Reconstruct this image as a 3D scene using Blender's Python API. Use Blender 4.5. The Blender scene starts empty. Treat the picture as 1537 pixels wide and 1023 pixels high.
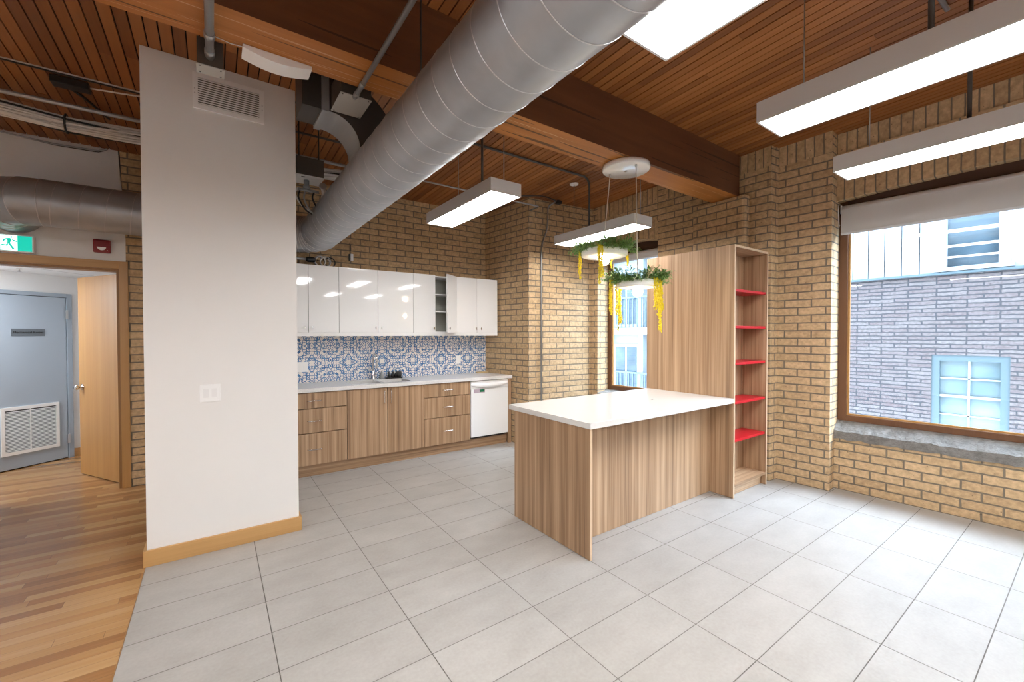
import bpy, bmesh, math, random
from mathutils import Vector, Matrix
rnd = random.Random(7)
D = bpy.data
scene = bpy.context.scene
COL = scene.collection
PI = math.pi

# ------------------------------------------------------------------ nodes
class NT:
    def __init__(s, name):
        s.m = D.materials.new(name); s.m.use_nodes = True
        s.t = s.m.node_tree; s.t.nodes.clear()
        s.out = s.n('ShaderNodeOutputMaterial')
    def n(s, typ, **kw):
        nd = s.t.nodes.new(typ)
        for k, v in kw.items(): setattr(nd, k, v)
        return nd
    def put(s, sock, v):
        if v is None: return
        if hasattr(v, 'is_output'): s.t.links.new(v, sock)
        elif isinstance(v, (tuple, list)):
            v = tuple(v)
            if sock.type == 'RGBA' and len(v) == 3: v = v + (1,)
            sock.default_value = v
        else: sock.default_value = v
    def math(s, op, a, b=None, c=None, clamp=False):
        nd = s.n('ShaderNodeMath', operation=op); nd.use_clamp = clamp
        s.put(nd.inputs[0], a); s.put(nd.inputs[1], b); s.put(nd.inputs[2], c)
        return nd.outputs[0]
    def vmath(s, op, a, b=None):
        nd = s.n('ShaderNodeVectorMath', operation=op)
        s.put(nd.inputs[0], a); s.put(nd.inputs[1], b)
        return nd.outputs[0]
    def noise(s, vec, scale, detail=3, rough=.5, dist=0.0):
        nd = s.n('ShaderNodeTexNoise')
        s.put(nd.inputs['Vector'], vec); nd.inputs['Scale'].default_value = scale
        nd.inputs['Detail'].default_value = detail; nd.inputs['Roughness'].default_value = rough
        nd.inputs['Distortion'].default_value = dist
        return nd.outputs['Fac']
    def ramp(s, fac, stops):
        nd = s.n('ShaderNodeValToRGB'); s.put(nd.inputs[0], fac)
        e = nd.color_ramp.elements
        while len(e) < len(stops): e.new(.5)
        for i, (p, c) in enumerate(stops):
            e[i].position = p; e[i].color = (tuple(c) + (1,)) if len(c) == 3 else c
        return nd.outputs[0]
    def mix(s, fac, a, b, blend='MIX'):
        nd = s.n('ShaderNodeMix', data_type='RGBA', blend_type=blend)
        s.put(nd.inputs[0], fac); s.put(nd.inputs[6], a); s.put(nd.inputs[7], b)
        return nd.outputs[2]
    def hsv(s, col, h=.5, sat=1., v=1.):
        nd = s.n('ShaderNodeHueSaturation')
        s.put(nd.inputs['Hue'], h); s.put(nd.inputs['Saturation'], sat); s.put(nd.inputs['Value'], v); s.put(nd.inputs['Color'], col)
        return nd.outputs[0]
    def bump(s, h, strength=.5, dist=.01):
        nd = s.n('ShaderNodeBump'); nd.inputs['Strength'].default_value = strength
        nd.inputs['Distance'].default_value = dist; s.put(nd.inputs['Height'], h)
        return nd.outputs[0]
    def coord(s, which='Object'):
        return s.n('ShaderNodeTexCoord').outputs[which]
    def mapping(s, vec, scale=(1, 1, 1), loc=(0, 0, 0), rot=(0, 0, 0)):
        nd = s.n('ShaderNodeMapping'); s.put(nd.inputs['Vector'], vec)
        nd.inputs['Scale'].default_value = scale; nd.inputs['Rotation'].default_value = rot
        s.put(nd.inputs['Location'], loc)
        return nd.outputs[0]
    def sep(s, v):
        nd = s.n('ShaderNodeSeparateXYZ'); s.put(nd.inputs[0], v); return nd.outputs
    def comb(s, x, y, z=0.0):
        nd = s.n('ShaderNodeCombineXYZ'); s.put(nd.inputs[0], x); s.put(nd.inputs[1], y); s.put(nd.inputs[2], z); return nd.outputs[0]
    def bsdf(s, color, rough=.5, metal=0., normal=None, **kw):
        p = s.n('ShaderNodeBsdfPrincipled')
        s.put(p.inputs['Base Color'], color); s.put(p.inputs['Roughness'], rough); s.put(p.inputs['Metallic'], metal)
        if normal is not None: s.put(p.inputs['Normal'], normal)
        for k, v in kw.items(): s.put(p.inputs[k.replace('_', ' ')], v)
        s.t.links.new(p.outputs[0], s.out.inputs[0])
        return s.m
    def island(s):
        return s.n('ShaderNodeNewGeometry').outputs['Random Per Island']
    def objrand(s):
        return s.n('ShaderNodeObjectInfo').outputs['Random']

def plain(name, color, rough=.5, metal=0., **kw):
    return NT(name).bsdf(color, rough, metal, **kw)

def painted(name, color, rough=.6, amt=.06):
    t = NT(name); f = t.noise(t.coord(), 3.0, 3)
    c = t.mix(f, tuple(x * (1 - amt) for x in color), tuple(min(1, x * (1 + amt)) for x in color))
    b = t.bump(t.noise(t.coord(), 240, 2), .04, .002)
    return t.bsdf(c, rough, normal=b)

def brick(name, c1, c2, mortar, bw=.235, rh=.078, ms=.0075, offset=.5, dist=.004, bumpd=.006, spots=True, freq=2):
    t = NT(name); uv = t.coord('UV')
    w = t.noise(uv, 9, 2)
    w2 = t.noise(t.vmath('ADD', uv, (7.3, 3.1, 0)), 9, 2)
    wob = t.comb(t.math('MULTIPLY_ADD', w, dist * 2, -dist), t.math('MULTIPLY_ADD', w2, dist * 2, -dist))
    v = t.vmath('ADD', uv, wob)
    b = t.n('ShaderNodeTexBrick', offset=offset, offset_frequency=freq)
    t.put(b.inputs['Vector'], v)
    b.inputs['Scale'].default_value = 1; b.inputs['Brick Width'].default_value = bw
    b.inputs['Row Height'].default_value = rh; b.inputs['Mortar Size'].default_value = ms
    b.inputs['Mortar Smooth'].default_value = .25; b.inputs['Bias'].default_value = 0
    t.put(b.inputs['Color1'], c1); t.put(b.inputs['Color2'], c2); t.put(b.inputs['Mortar'], mortar)
    n1 = t.noise(uv, 26, 4, .6)
    col = t.mix(t.math('MULTIPLY', t.math('SUBTRACT', 1.0, b.outputs['Fac']), .5), b.outputs['Color'],
                t.ramp(n1, [(.25, tuple(x * .55 for x in c2)), (.75, tuple(min(1, x * 1.35) for x in c1))]))
    if spots:
        sp = t.noise(uv, 38, 1)
        col = t.mix(t.math('MULTIPLY', t.math('GREATER_THAN', sp, .74), .6), col, tuple(x * .25 for x in c2))
    h = t.math('ADD', t.math('MULTIPLY', b.outputs['Fac'], -1.0), t.math('MULTIPLY', n1, .35))
    return t.bsdf(col, .88, normal=t.bump(h, .8, bumpd))

def wood_v(name, stops, axis='z', sc=1.0, rough=.42, coat=0.0):
    """laminate with straight grain along one axis"""
    t = NT(name); o = t.coord()
    o = t.vmath('ADD', o, t.comb(t.math('MULTIPLY', t.objrand(), 13.0), t.math('MULTIPLY', t.objrand(), 7.0), 0.0))
    lo, hi = .30, 24.0
    s = {'z': (hi, hi, lo), 'x': (lo, hi, hi), 'y': (hi, lo, hi)}[axis]
    a = t.noise(t.mapping(o, tuple(x * sc for x in s)), 1.0, 3, .55, .35)
    s2 = {'z': (75, 75, 1.2), 'x': (1.2, 75, 75), 'y': (75, 1.2, 75)}[axis]
    b = t.noise(t.mapping(o, s2), 1.0, 3, .6)
    f = t.math('ADD', t.math('MULTIPLY', a, .64), t.math('MULTIPLY', b, .36))
    c = t.ramp(f, stops)
    return t.bsdf(c, rough, normal=t.bump(b, .05, .002), Coat_Weight=coat)

M = {}
TAN1, TAN2, MOR = (.63, .447, .258), (.43, .29, .156), (.20, .165, .122)
M['brick'] = brick('tan_brick', TAN1, TAN2, MOR)
M['soldier'] = brick('tan_soldier_brick', TAN1, TAN2, MOR, bw=.6, rh=.078, ms=.006, offset=0.0)
M['ext_brick'] = brick('grey_pink_stone_brick', (.205, .178, .172), (.125, .085, .088), (.062, .06, .066), bw=.33, rh=.062, ms=.010, dist=.014, bumpd=.02, freq=3)
M['drywall'] = painted('white_drywall', (.775, .77, .765), .7, .015)
M['wall_white'] = painted('white_wall_paint', (.80, .80, .79), .7, .02)
LAM = [(.33, (.20, .116, .064)), (.44, (.32, .193, .106)), (.54, (.42, .268, .157)), (.67, (.54, .372, .235))]
M['lam'] = wood_v('walnut_laminate', LAM, 'z')
M['lam_x'] = wood_v('walnut_laminate_flat_grain', LAM, 'x')
M['lam_edge'] = wood_v('walnut_edge_band', [(.2, (.55, .39, .25)), (.8, (.66, .49, .33))], 'z')
M['oak'] = wood_v('oak_trim', [(.25, (.42, .235, .085)), (.55, (.52, .30, .115)), (.8, (.60, .37, .16))], 'x', .6)
M['oak_v'] = wood_v('oak_veneer', [(.2, (.36, .18, .055)), (.5, (.45, .24, .08)), (.85, (.53, .31, .12))], 'z', .5, .32)
M['oak_dark'] = wood_v('oak_jamb', [(.2, (.24, .115, .035)), (.8, (.34, .18, .065))], 'z', .6)
M['window_wood'] = wood_v('brown_window_wood', [(.2, (.105, .042, .016)), (.8, (.17, .072, .028))], 'z', .6, .4)
M['infill'] = wood_v('dark_brown_board', [(.2, (.045, .02, .012)), (.8, (.075, .034, .02))], 'y', .6, .6)
M['white_gloss'] = plain('white_gloss_laminate', (.88, .885, .89), .06, Coat_Weight=.6, Coat_Roughness=.02)
M['white_matt'] = plain('white_melamine', (.84, .84, .84), .45)
M['grey_melamine'] = plain('cabinet_interior', (.42, .42, .37), .6)
t = NT('white_quartz'); f = t.noise(t.coord(), 160, 3)
M['quartz'] = t.bsdf(t.mix(f, (.66, .65, .635), (.72, .715, .70)), .22)
t = NT('beige_quartz'); f = t.noise(t.coord(), 90, 4)
M['quartz2'] = t.bsdf(t.ramp(f, [(.3, (.68, .67, .65)), (.7, (.78, .77, .755))]), .2)
M['chrome'] = plain('chrome', (.72, .72, .73), .12, 1.)
M['steel'] = plain('brushed_steel', (.55, .55, .56), .3, 1.)
M['black'] = plain('black_plastic', (.012, .012, .013), .45)
M['dark_metal'] = plain('dark_painted_metal', (.035, .034, .033), .5)
M['white_plastic'] = plain('white_plastic', (.86, .865, .87), .35)
M['fixture'] = plain('light_grey_fixture_paint', (.66, .665, .67), .5)
M['red'] = plain('red_lacquer', (.46, .004, .014), .35)
M['red_plastic'] = plain('dark_red_plastic', (.22, .006, .01), .35)
M['grey_door'] = painted('grey_door_paint', (.37, .43, .50), .45, .02)
M['grey_frame'] = painted('grey_frame_paint', (.33, .39, .46), .45, .02)
M['vent_white'] = plain('vent_white_enamel', (.86, .86, .85), .5)
M['box_grey'] = plain('grey_box_enamel', (.40, .40, .385), .5)
M['box_dark'] = plain('dark_steel_box', (.10, .088, .075), .5, .4)
M['sheet_dark'] = plain('dark_sheet_metal', (.075, .066, .06), .5, .5)
t = NT('galvanised_steel'); o = t.coord(); f = t.noise(o, 5, 4, .6); f2 = t.noise(o, 40, 2)
M['galv'] = t.bsdf(t.ramp(f, [(.3, (.33, .35, .38)), (.7, (.42, .44, .47))]), t.math('MULTIPLY_ADD', f2, .10, .36), .55)
M['galv_bright'] = plain('bright_galvanised_seam', (.56, .56, .57), .3, .7)
M['galv_dull'] = plain('dull_galvanised_sheet', (.36, .37, .38), .5, .6)
M['conduit'] = plain('grey_conduit', (.40, .41, .42), .38, .7)
M['conduit_dark'] = plain('dark_conduit', (.10, .10, .10), .45, .5)
M['cable_white'] = plain('white_cable_jacket', (.70, .68, .65), .55)
M['cable_black'] = plain('black_cable_jacket', (.015, .015, .015), .55)
M['blind'] = plain('light_grey_blind_fabric', (.60, .60, .60), .8)
M['blind_bar'] = plain('pale_blind_roller', (.68, .70, .73), .5)
M['green_sign'] = plain('green_sign_face', (0.0, .33, .24), .35)
M['sticker'] = plain('lilac_sticker', (.50, .40, .47), .5)
M['sticker_green'] = plain('green_display', (.01, .16, .07), .4)
M['sign_grey'] = plain('grey_engraved_plate', (.13, .15, .17), .5)
M['switch'] = plain('switch_rocker', (.79, .79, .80), .3)
M['cord'] = plain('cream_cord', (.66, .62, .54), .6)
M['bark_tan'] = plain('tan_wood_offcut', (.50, .36, .19), .6)
M['grout'] = plain('floor_grout', (.17, .155, .14), .9)
M['gap'] = plain('dark_joint', (.004, .0025, .0015), .95)
M['aluminium'] = plain('brushed_threshold', (.5, .5, .5), .35, .9)

t = NT('floor_tile'); o = t.coord(); isl = t.island()
sh = t.vmath('ADD', o, t.comb(t.math('MULTIPLY', isl, 17.0), t.math('MULTIPLY', isl, 9.0), 0.))
f = t.noise(t.mapping(sh, (3, 5, 3)), 1.0, 5, .6); f2 = t.noise(sh, 60, 3)
fc = t.math('ADD', t.math('MULTIPLY', f, .65), t.math('MULTIPLY', f2, .35))
c = t.ramp(fc, [(.28, (.305, .285, .262)), (.72, (.405, .385, .36))])
c = t.hsv(c, v=t.math('MULTIPLY_ADD', isl, .07, .965))
M['tile'] = t.bsdf(c, t.math('MULTIPLY_ADD', f2, .12, .38), normal=t.bump(f2, .05, .002))

t = NT('oak_strip_floor'); o = t.coord(); isl = t.island()
sh = t.vmath('ADD', o, t.comb(t.math('MULTIPLY', isl, 31.0), t.math('MULTIPLY', isl, 5.0), 0.))
g = t.noise(t.mapping(sh, (1.2, 45, 1)), 1.0, 3, .6)
v = t.math('ADD', t.math('MULTIPLY', isl, .6), t.math('MULTIPLY', g, .4))
c = t.ramp(v, [(.12, (.225, .10, .034)), (.42, (.335, .165, .062)), (.65, (.405, .222, .09)), (.9, (.48, .29, .135))])
M['woodfloor'] = t.bsdf(c, .27, normal=t.bump(g, .03, .002), Coat_Weight=.25, Coat_Roughness=.12)

t = NT('ceiling_plank'); o = t.coord(); isl = t.island()
sh = t.vmath('ADD', o, t.comb(t.math('MULTIPLY', isl, 11.0), t.math('MULTIPLY', isl, 23.0), 0.))
g = t.noise(t.mapping(sh, (34, 1.1, 8)), 1.0, 4, .6)
st = t.noise(t.mapping(o, (1.2, .8, 1)), 1.0, 3)
v = t.math('ADD', t.math('MULTIPLY', isl, .5), t.math('ADD', t.math('MULTIPLY', g, .3), t.math('MULTIPLY', st, .2)))
c = t.ramp(v, [(.12, (.155, .048, .011)), (.45, (.265, .092, .022)), (.7, (.35, .130, .034)), (.92, (.46, .20, .066))])
M['plank'] = t.bsdf(c, .48, normal=t.bump(g, .08, .002))

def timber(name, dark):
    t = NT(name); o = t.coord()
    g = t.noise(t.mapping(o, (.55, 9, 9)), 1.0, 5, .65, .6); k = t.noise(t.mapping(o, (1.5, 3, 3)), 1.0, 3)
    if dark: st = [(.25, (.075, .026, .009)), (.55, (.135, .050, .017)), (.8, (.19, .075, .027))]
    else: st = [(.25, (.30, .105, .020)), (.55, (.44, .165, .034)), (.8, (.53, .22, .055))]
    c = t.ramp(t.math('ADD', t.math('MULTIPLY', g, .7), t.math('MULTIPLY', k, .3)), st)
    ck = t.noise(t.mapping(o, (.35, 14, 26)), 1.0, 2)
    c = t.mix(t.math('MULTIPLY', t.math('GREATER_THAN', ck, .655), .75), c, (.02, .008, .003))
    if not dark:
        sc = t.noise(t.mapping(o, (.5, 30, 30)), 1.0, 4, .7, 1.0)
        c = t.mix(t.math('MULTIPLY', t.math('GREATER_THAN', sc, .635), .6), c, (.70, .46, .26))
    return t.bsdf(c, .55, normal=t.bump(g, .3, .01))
M['timber'] = timber('dark_timber', True)
M['timber_pale'] = timber('pale_timber_underside', False)  # beam underside, paler and more orange than the sides

t = NT('rough_stone_sill'); o = t.coord(); f = t.noise(o, 14, 6, .7)
M['stone'] = t.bsdf(t.ramp(f, [(.3, (.15, .14, .13)), (.7, (.29, .28, .265))]), .85, normal=t.bump(f, 1.0, .03))

# blue and white patterned tile
t = NT('blue_patterned_tile'); o = t.sep(t.coord('UV'))
per = .42
def fold(x):
    m = t.math('FRACT', t.math('DIVIDE', x, per))
    return t.math('MULTIPLY', t.math('ABSOLUTE', t.math('SUBTRACT', m, .5)), per)
x, y = fold(o[0]), fold(o[1])
x, y = t.math('MAXIMUM', x, y), t.math('MINIMUM', x, y)
r = t.math('SQRT', t.math('ADD', t.math('POWER', x, 2.), t.math('POWER', y, 2.)))
def voro(feature, sc, rn):
    nd = t.n('ShaderNodeTexVoronoi', voronoi_dimensions='2D', feature=feature)
    t.put(nd.inputs['Vector'], t.comb(x, y)); nd.inputs['Scale'].default_value = sc; nd.inputs['Randomness'].default_value = rn
    return nd.outputs['Distance']
ed = voro('DISTANCE_TO_EDGE', 27., .85); f1 = voro('F1', 27., .85)
ring = t.math('SINE', t.math('MULTIPLY', r, 2 * PI / .075))
thr = t.math('MULTIPLY_ADD', ring, .055, .135)
brk = t.math('GREATER_THAN', t.noise(t.comb(x, y), 55, 1), .36)
m1 = t.math('MULTIPLY', t.math('LESS_THAN', ed, thr), brk)
m2 = t.math('MULTIPLY', t.math('LESS_THAN', f1, .15), t.math('GREATER_THAN', ring, -.2))
msk = t.math('MAXIMUM', m1, m2)
blue = t.ramp(t.noise(t.coord('UV'), 22, 2), [(.3, (.035, .115, .30)), (.7, (.10, .26, .50))])
c = t.mix(msk, (.80, .77, .74), blue)
gx = t.math('LESS_THAN', t.math('ABSOLUTE', t.math('SUBTRACT', t.math('FRACT', t.math('DIVIDE', o[0], per / 2)), .5)), .006)
gy = t.math('LESS_THAN', t.math('ABSOLUTE', t.math('SUBTRACT', t.math('FRACT', t.math('DIVIDE', o[1], per / 2)), .5)), .006)
c = t.mix(t.math('MULTIPLY', t.math('MAXIMUM', gx, gy), .7), c, (.68, .66, .64))
M['azulejo'] = t.bsdf(c, .25)

def emit(name, color, strength, base=(.8, .8, .8)):
    t = NT(name)
    return t.bsdf(base, .5, Emission_Color=color, Emission_Strength=strength)
M['led'] = emit('led_diffuser', (1., .995, .982), 14.0)
M['bulb'] = emit('warm_bulb', (1., .80, .56), 30.0)
M['exit_white'] = emit('exit_sign_white', (.85, 1., .97), .75)
M['exit_green'] = emit('exit_sign_green', (0., .36, .27), .75, (0, .33, .24))
M['shade'] = plain('white_spun_shade', (.80, .79, .77), .45)
M['shade_in'] = plain('white_shade_inside', (.86, .84, .80), .5)

def pane_mat(name, tint, refl):
    t = NT(name)
    tr = t.n('ShaderNodeBsdfTransparent'); t.put(tr.inputs[0], tint)
    gl = t.n('ShaderNodeBsdfGlossy'); gl.inputs['Roughness'].default_value = 0.0
    g = t.n('ShaderNodeNewGeometry'); dt = t.n('ShaderNodeVectorMath', operation='DOT_PRODUCT')
    t.put(dt.inputs[0], g.outputs['Incoming']); t.put(dt.inputs[1], g.outputs['Normal'])
    fr = t.math('MULTIPLY_ADD', t.math('POWER', t.math('SUBTRACT', 1.0, t.math('ABSOLUTE', dt.outputs['Value'])), 5.0), 1 - refl, refl)
    mx = t.n('ShaderNodeMixShader'); t.t.links.new(fr, mx.inputs[0])
    t.t.links.new(tr.outputs[0], mx.inputs[1]); t.t.links.new(gl.outputs[0], mx.inputs[2])
    t.t.links.new(mx.outputs[0], t.out.inputs[0])
    return t.m
M['glass'] = pane_mat('window_glass', (.97, .985, 1.), .07)
M['siding'] = plain('white_metal_siding', (.40, .415, .43), .4)
M['ext_frame'] = plain('pale_blue_window_frame', (.11, .155, .175), .5)
M['ext_frame_w'] = plain('white_window_bar', (.42, .44, .45), .5)
t = NT('outside_pane'); f = t.noise(t.mapping(t.coord(), (1, .7, 1.2)), 1.6, 2)
M['ext_glass'] = t.bsdf(t.ramp(f, [(.35, (.15, .21, .23)), (.7, (.22, .28, .30))]), .08)
t = NT('outside_dark_pane'); f = t.noise(t.mapping(t.coord(), (1, .8, 1)), 2.2, 2)
M['ext_glass_d'] = t.bsdf(t.ramp(f, [(.3, (.035, .06, .08)), (.7, (.09, .13, .16))]), .06)
M['ext_panel'] = plain('pale_facade_panel', (.30, .33, .35), .5)
M['ext_rail'] = plain('pale_blue_railing', (.13, .18, .22), .5)
M['asphalt'] = painted('alley_asphalt', (.10, .10, .11), .9, .1)

def leafmat(name, a, b):
    t = NT(name); return t.bsdf(t.mix(t.island(), a, b), .55)
M['leaf'] = leafmat('green_plastic_fern', (.10, .25, .055), (.30, .44, .14))
M['vine'] = leafmat('yellow_hanging_vine', (.66, .50, .01), (.82, .68, .03))

# ------------------------------------------------------------------ mesh builder
class MB:
    def __init__(s):
        s.v = []; s.f = []; s.uv = {}; s.mi = []; s.sm = []
        s.mat = 0; s.smooth = False
    def vert(s, p): s.v.append(tuple(p)); return len(s.v) - 1
    def face(s, idx, uv=None):
        if uv: s.uv[len(s.f)] = uv
        s.f.append(tuple(idx)); s.mi.append(s.mat); s.sm.append(s.smooth)
    def poly(s, pts, uv=None): s.face([s.vert(p) for p in pts], uv)
    def box(s, x0, x1, y0, y1, z0, z1, bev=0.0):
        x0, x1 = min(x0, x1), max(x0, x1); y0, y1 = min(y0, y1), max(y0, y1); z0, z1 = min(z0, z1), max(z0, z1)
        if bev <= 0:
            b = len(s.v)
            s.v += [(x, y, z) for z in (z0, z1) for y in (y0, y1) for x in (x0, x1)]
            for q in ((0, 2, 3, 1), (4, 5, 7, 6), (0, 1, 5, 4), (2, 6, 7, 3), (0, 4, 6, 2), (1, 3, 7, 5)):
                s.face([b + i for i in q])
            return
        bm = bmesh.new(); bmesh.ops.create_cube(bm, size=1)
        for v in bm.verts:
            v.co = Vector(((x0 + x1) / 2 + v.co.x * (x1 - x0), (y0 + y1) / 2 + v.co.y * (y1 - y0), (z0 + z1) / 2 + v.co.z * (z1 - z0)))
        bmesh.ops.bevel(bm, geom=bm.edges[:], offset=min(bev, .45 * min(x1 - x0, y1 - y0, z1 - z0)), segments=2, affect='EDGES', profile=.6)
        s.addbm(bm)
    def addbm(s, bm, mtx=None):
        b = len(s.v); bm.verts.index_update()
        for v in bm.verts: s.v.append(tuple(mtx @ v.co if mtx else v.co))
        for f in bm.faces: s.face([b + v.index for v in f.verts])
        bm.free()
    def prism(s, pts, axis, a, b):
        """extrude polygon pts (2D) along axis between a and b"""
        def mk(p, h):
            return {'x': (h, p[0], p[1]), 'y': (p[0], h, p[1]), 'z': (p[0], p[1], h)}[axis]
        i0 = [s.vert(mk(p, a)) for p in pts]; i1 = [s.vert(mk(p, b)) for p in pts]
        n = len(pts)
        s.face(i0[::-1]); s.face(i1)
        for k in range(n): s.face((i0[k], i0[(k + 1) % n], i1[(k + 1) % n], i1[k]))
    def tube(s, path, r, n=10, cap=True, closed=False):
        P = [Vector(p) for p in path]; m = len(P)
        rs = r if isinstance(r, (list, tuple)) else [r] * m
        rings = []; up = None
        for i in range(m):
            a = P[max(i - 1, 0)]; c = P[min(i + 1, m - 1)]
            if closed: a = P[(i - 1) % m]; c = P[(i + 1) % m]
            d = (c - a).normalized()
            if up is None:
                up = Vector((0, 0, 1)) if abs(d.z) < .9 else Vector((1, 0, 0))
            u = (up - d * up.dot(d))
            if u.length < 1e-5: u = d.orthogonal()
            u.normalize(); up = u; w = d.cross(u)
            rings.append([s.vert(P[i] + (u * math.cos(2 * PI * k / n) + w * math.sin(2 * PI * k / n)) * rs[i]) for k in range(n)])
        old = s.smooth; s.smooth = True
        for i in range(m if closed else m - 1):
            A, B = rings[i], rings[(i + 1) % m]
            for k in range(n): s.face((A[k], A[(k + 1) % n], B[(k + 1) % n], B[k]))
        s.smooth = old
        if cap and not closed: s.face(rings[0][::-1]); s.face(rings[-1])
    def cyl(s, p0, p1, r, n=20): s.tube([p0, p1], r, n)
    def lathe(s, prof, c=(0, 0, 0), n=32, axis='z'):
        rings = []
        for (r, h) in prof:
            ring = []
            for k in range(n):
                a = 2 * PI * k / n; x, y = r * math.cos(a), r * math.sin(a)
                p = {'z': (x, y, h), 'y': (x, h, y), 'x': (h, x, y)}[axis]
                ring.append(s.vert((c[0] + p[0], c[1] + p[1], c[2] + p[2])))
            rings.append(ring)
        old = s.smooth; s.smooth = True
        for A, B in zip(rings, rings[1:]):
            for k in range(n): s.face((A[k], A[(k + 1) % n], B[(k + 1) % n], B[k]))
        s.smooth = old
        if prof[0][0] > 1e-6: s.face(rings[0][::-1])
        if prof[-1][0] > 1e-6: s.face(rings[-1])
    def build(s, name, mats, parent=None, recalc=True):
        me = D.meshes.new(name); me.from_pydata(s.v, [], s.f)
        for m in (mats if isinstance(mats, (list, tuple)) else [mats]): me.materials.append(m)
        me.polygons.foreach_set('material_index', s.mi); me.polygons.foreach_set('use_smooth', s.sm)
        if s.uv:
            lay = me.uv_layers.new(name='UVMap')
            for fi, uvs in s.uv.items():
                for li, uv in zip(me.polygons[fi].loop_indices, uvs): lay.data[li].uv = uv
        if recalc:
            bm = bmesh.new(); bm.from_mesh(me);
            bmesh.ops.recalc_face_normals(bm, faces=bm.faces); bm.to_mesh(me); bm.free()
        me.update()
        o = D.objects.new(name, me); COL.objects.link(o)
        if parent is not None: o.parent = parent
        return o

def tag(o, label, cat, group=None, kind=None):
    if label: o['label'] = label
    if cat: o['category'] = cat
    if group: o['group'] = group
    if kind: o['kind'] = kind
    return o
def thing(name, label, cat, loc=(0, 0, 0), rz=0., group=None, kind=None):
    o = D.objects.new(name, None); COL.objects.link(o); o.empty_display_size = .1
    o.location = loc; o.rotation_euler = (0, 0, rz)
    return tag(o, label, cat, group, kind)
def part(name, m, parent, *boxes, bev=0.0):
    b = MB()
    for q in boxes: b.box(*q, bev=bev)
    return b.build(name, m, parent)
def struct(o, label=None, cat=None):
    return tag(o, label, cat, None, 'structure')
def copy_tree(o, parent=None):
    c = o.copy(); COL.objects.link(c)
    if parent is not None: c.parent = parent
    for ch in [k for k in D.objects if k.parent == o]: copy_tree(ch, c)
    return c

CAMX, CAMY = -0.2291, -1.2405
def cz(y): return 3.484 - .034 * y          # the old deck slopes a little

# ------------------------------------------------------------------ floor and ceiling
b = MB(); b.mat = 0
TX, TY, G = .61, .305, .0022
for i in range(-1, 9):
    for j in range(-17, 15):
        b.poly([(i * TX + G, j * TY + G, 0), ((i + 1) * TX - G, j * TY + G, 0), ((i + 1) * TX - G, (j + 1) * TY - G, 0), (i * TX + G, (j + 1) * TY - G, 0)])
b.mat = 1; b.poly([(-.61, -5.2, -.003), (5.5, -5.2, -.003), (5.5, 4.6, -.003), (-.61, 4.6, -.003)])
struct(b.build('floor', [M['tile'], M['grout']], recalc=False), 'pale grey rectangular porcelain tile floor under the island', 'floor')
b = MB(); y = -5.2; SW = .066
while y < 8.6:
    x = -4.6 - rnd.random()
    while x < -.612:
        L = rnd.uniform(.45, 1.3); x1 = min(x + L, -.612)
        if x1 > -4.6: b.poly([(max(x, -4.6) + .0006, y + .0005, 0), (x1 - .0006, y + .0005, 0), (x1 - .0006, y + SW - .0005, 0), (max(x, -4.6) + .0006, y + SW - .0005, 0)])
        x = x1
    y += SW
b.mat = 1; b.poly([(-4.6, -5.2, -.003), (-.611, -5.2, -.003), (-.611, 8.6, -.003), (-4.6, 8.6, -.003)])
struct(b.build('floor_oak', [M['woodfloor'], M['gap']], recalc=False), 'honey oak strip floor on the left running through the doorway', 'floor')

b = MB(); x = -4.6
while x < 5.3:
    w = .0685
    y = -5.3 - rnd.random() * 2
    while y < 4.75:
        L = rnd.uniform(2.0, 4.2); y1 = min(y + L, 4.75); y0 = max(y, -5.3)
        dz = rnd.uniform(0, .003)
        if y1 > y0:
            bi = len(b.v); b.box(x + .0042, x + w - .0042, y0 + .001, y1 - .001, dz, .022)
            for k in range(bi, bi + 8): b.v[k] = (b.v[k][0], b.v[k][1], b.v[k][2] + cz(b.v[k][1]))
        y = y1
    x += w
b.mat = 1; b.poly([(-4.7, -5.4, cz(-5.4) + .016), (5.4, -5.4, cz(-5.4) + .016), (5.4, 4.8, cz(4.8) + .016), (-4.7, 4.8, cz(4.8) + .016)])
struct(b.build('ceiling', [M['plank'], M['gap']], recalc=False), 'brown stained timber plank ceiling', 'ceiling')

# big timber beam across the room
b = MB(); by0, by1, bz = 1.09, 1.38, 3.01
def zt(y): return cz(y) + .005
bx0, bx1 = -4.6, 4.425
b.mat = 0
b.poly([(bx0, by0, bz), (bx1, by0, bz), (bx1, by0, zt(by0)), (bx0, by0, zt(by0))])
b.poly([(bx0, by1, bz), (bx0, by1, zt(by1)), (bx1, by1, zt(by1)), (bx1, by1, bz)])
b.poly([(bx1, by0, bz), (bx1, by1, bz), (bx1, by1, zt(by1)), (bx1, by0, zt(by0))])
b.poly([(bx0, by0, bz), (bx0, by0, zt(by0)), (bx0, by1, zt(by1)), (bx0, by1, bz)])
b.poly([(bx0, by0, zt(by0)), (bx1, by0, zt(by0)), (bx1, by1, zt(by1)), (bx0, by1, zt(by1))])
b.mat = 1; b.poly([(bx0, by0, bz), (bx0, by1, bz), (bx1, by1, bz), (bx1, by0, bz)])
struct(b.build('ceiling_beam', [M['timber'], M['timber_pale']]), 'massive old timber beam crossing under the plank ceiling', 'beam')

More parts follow.
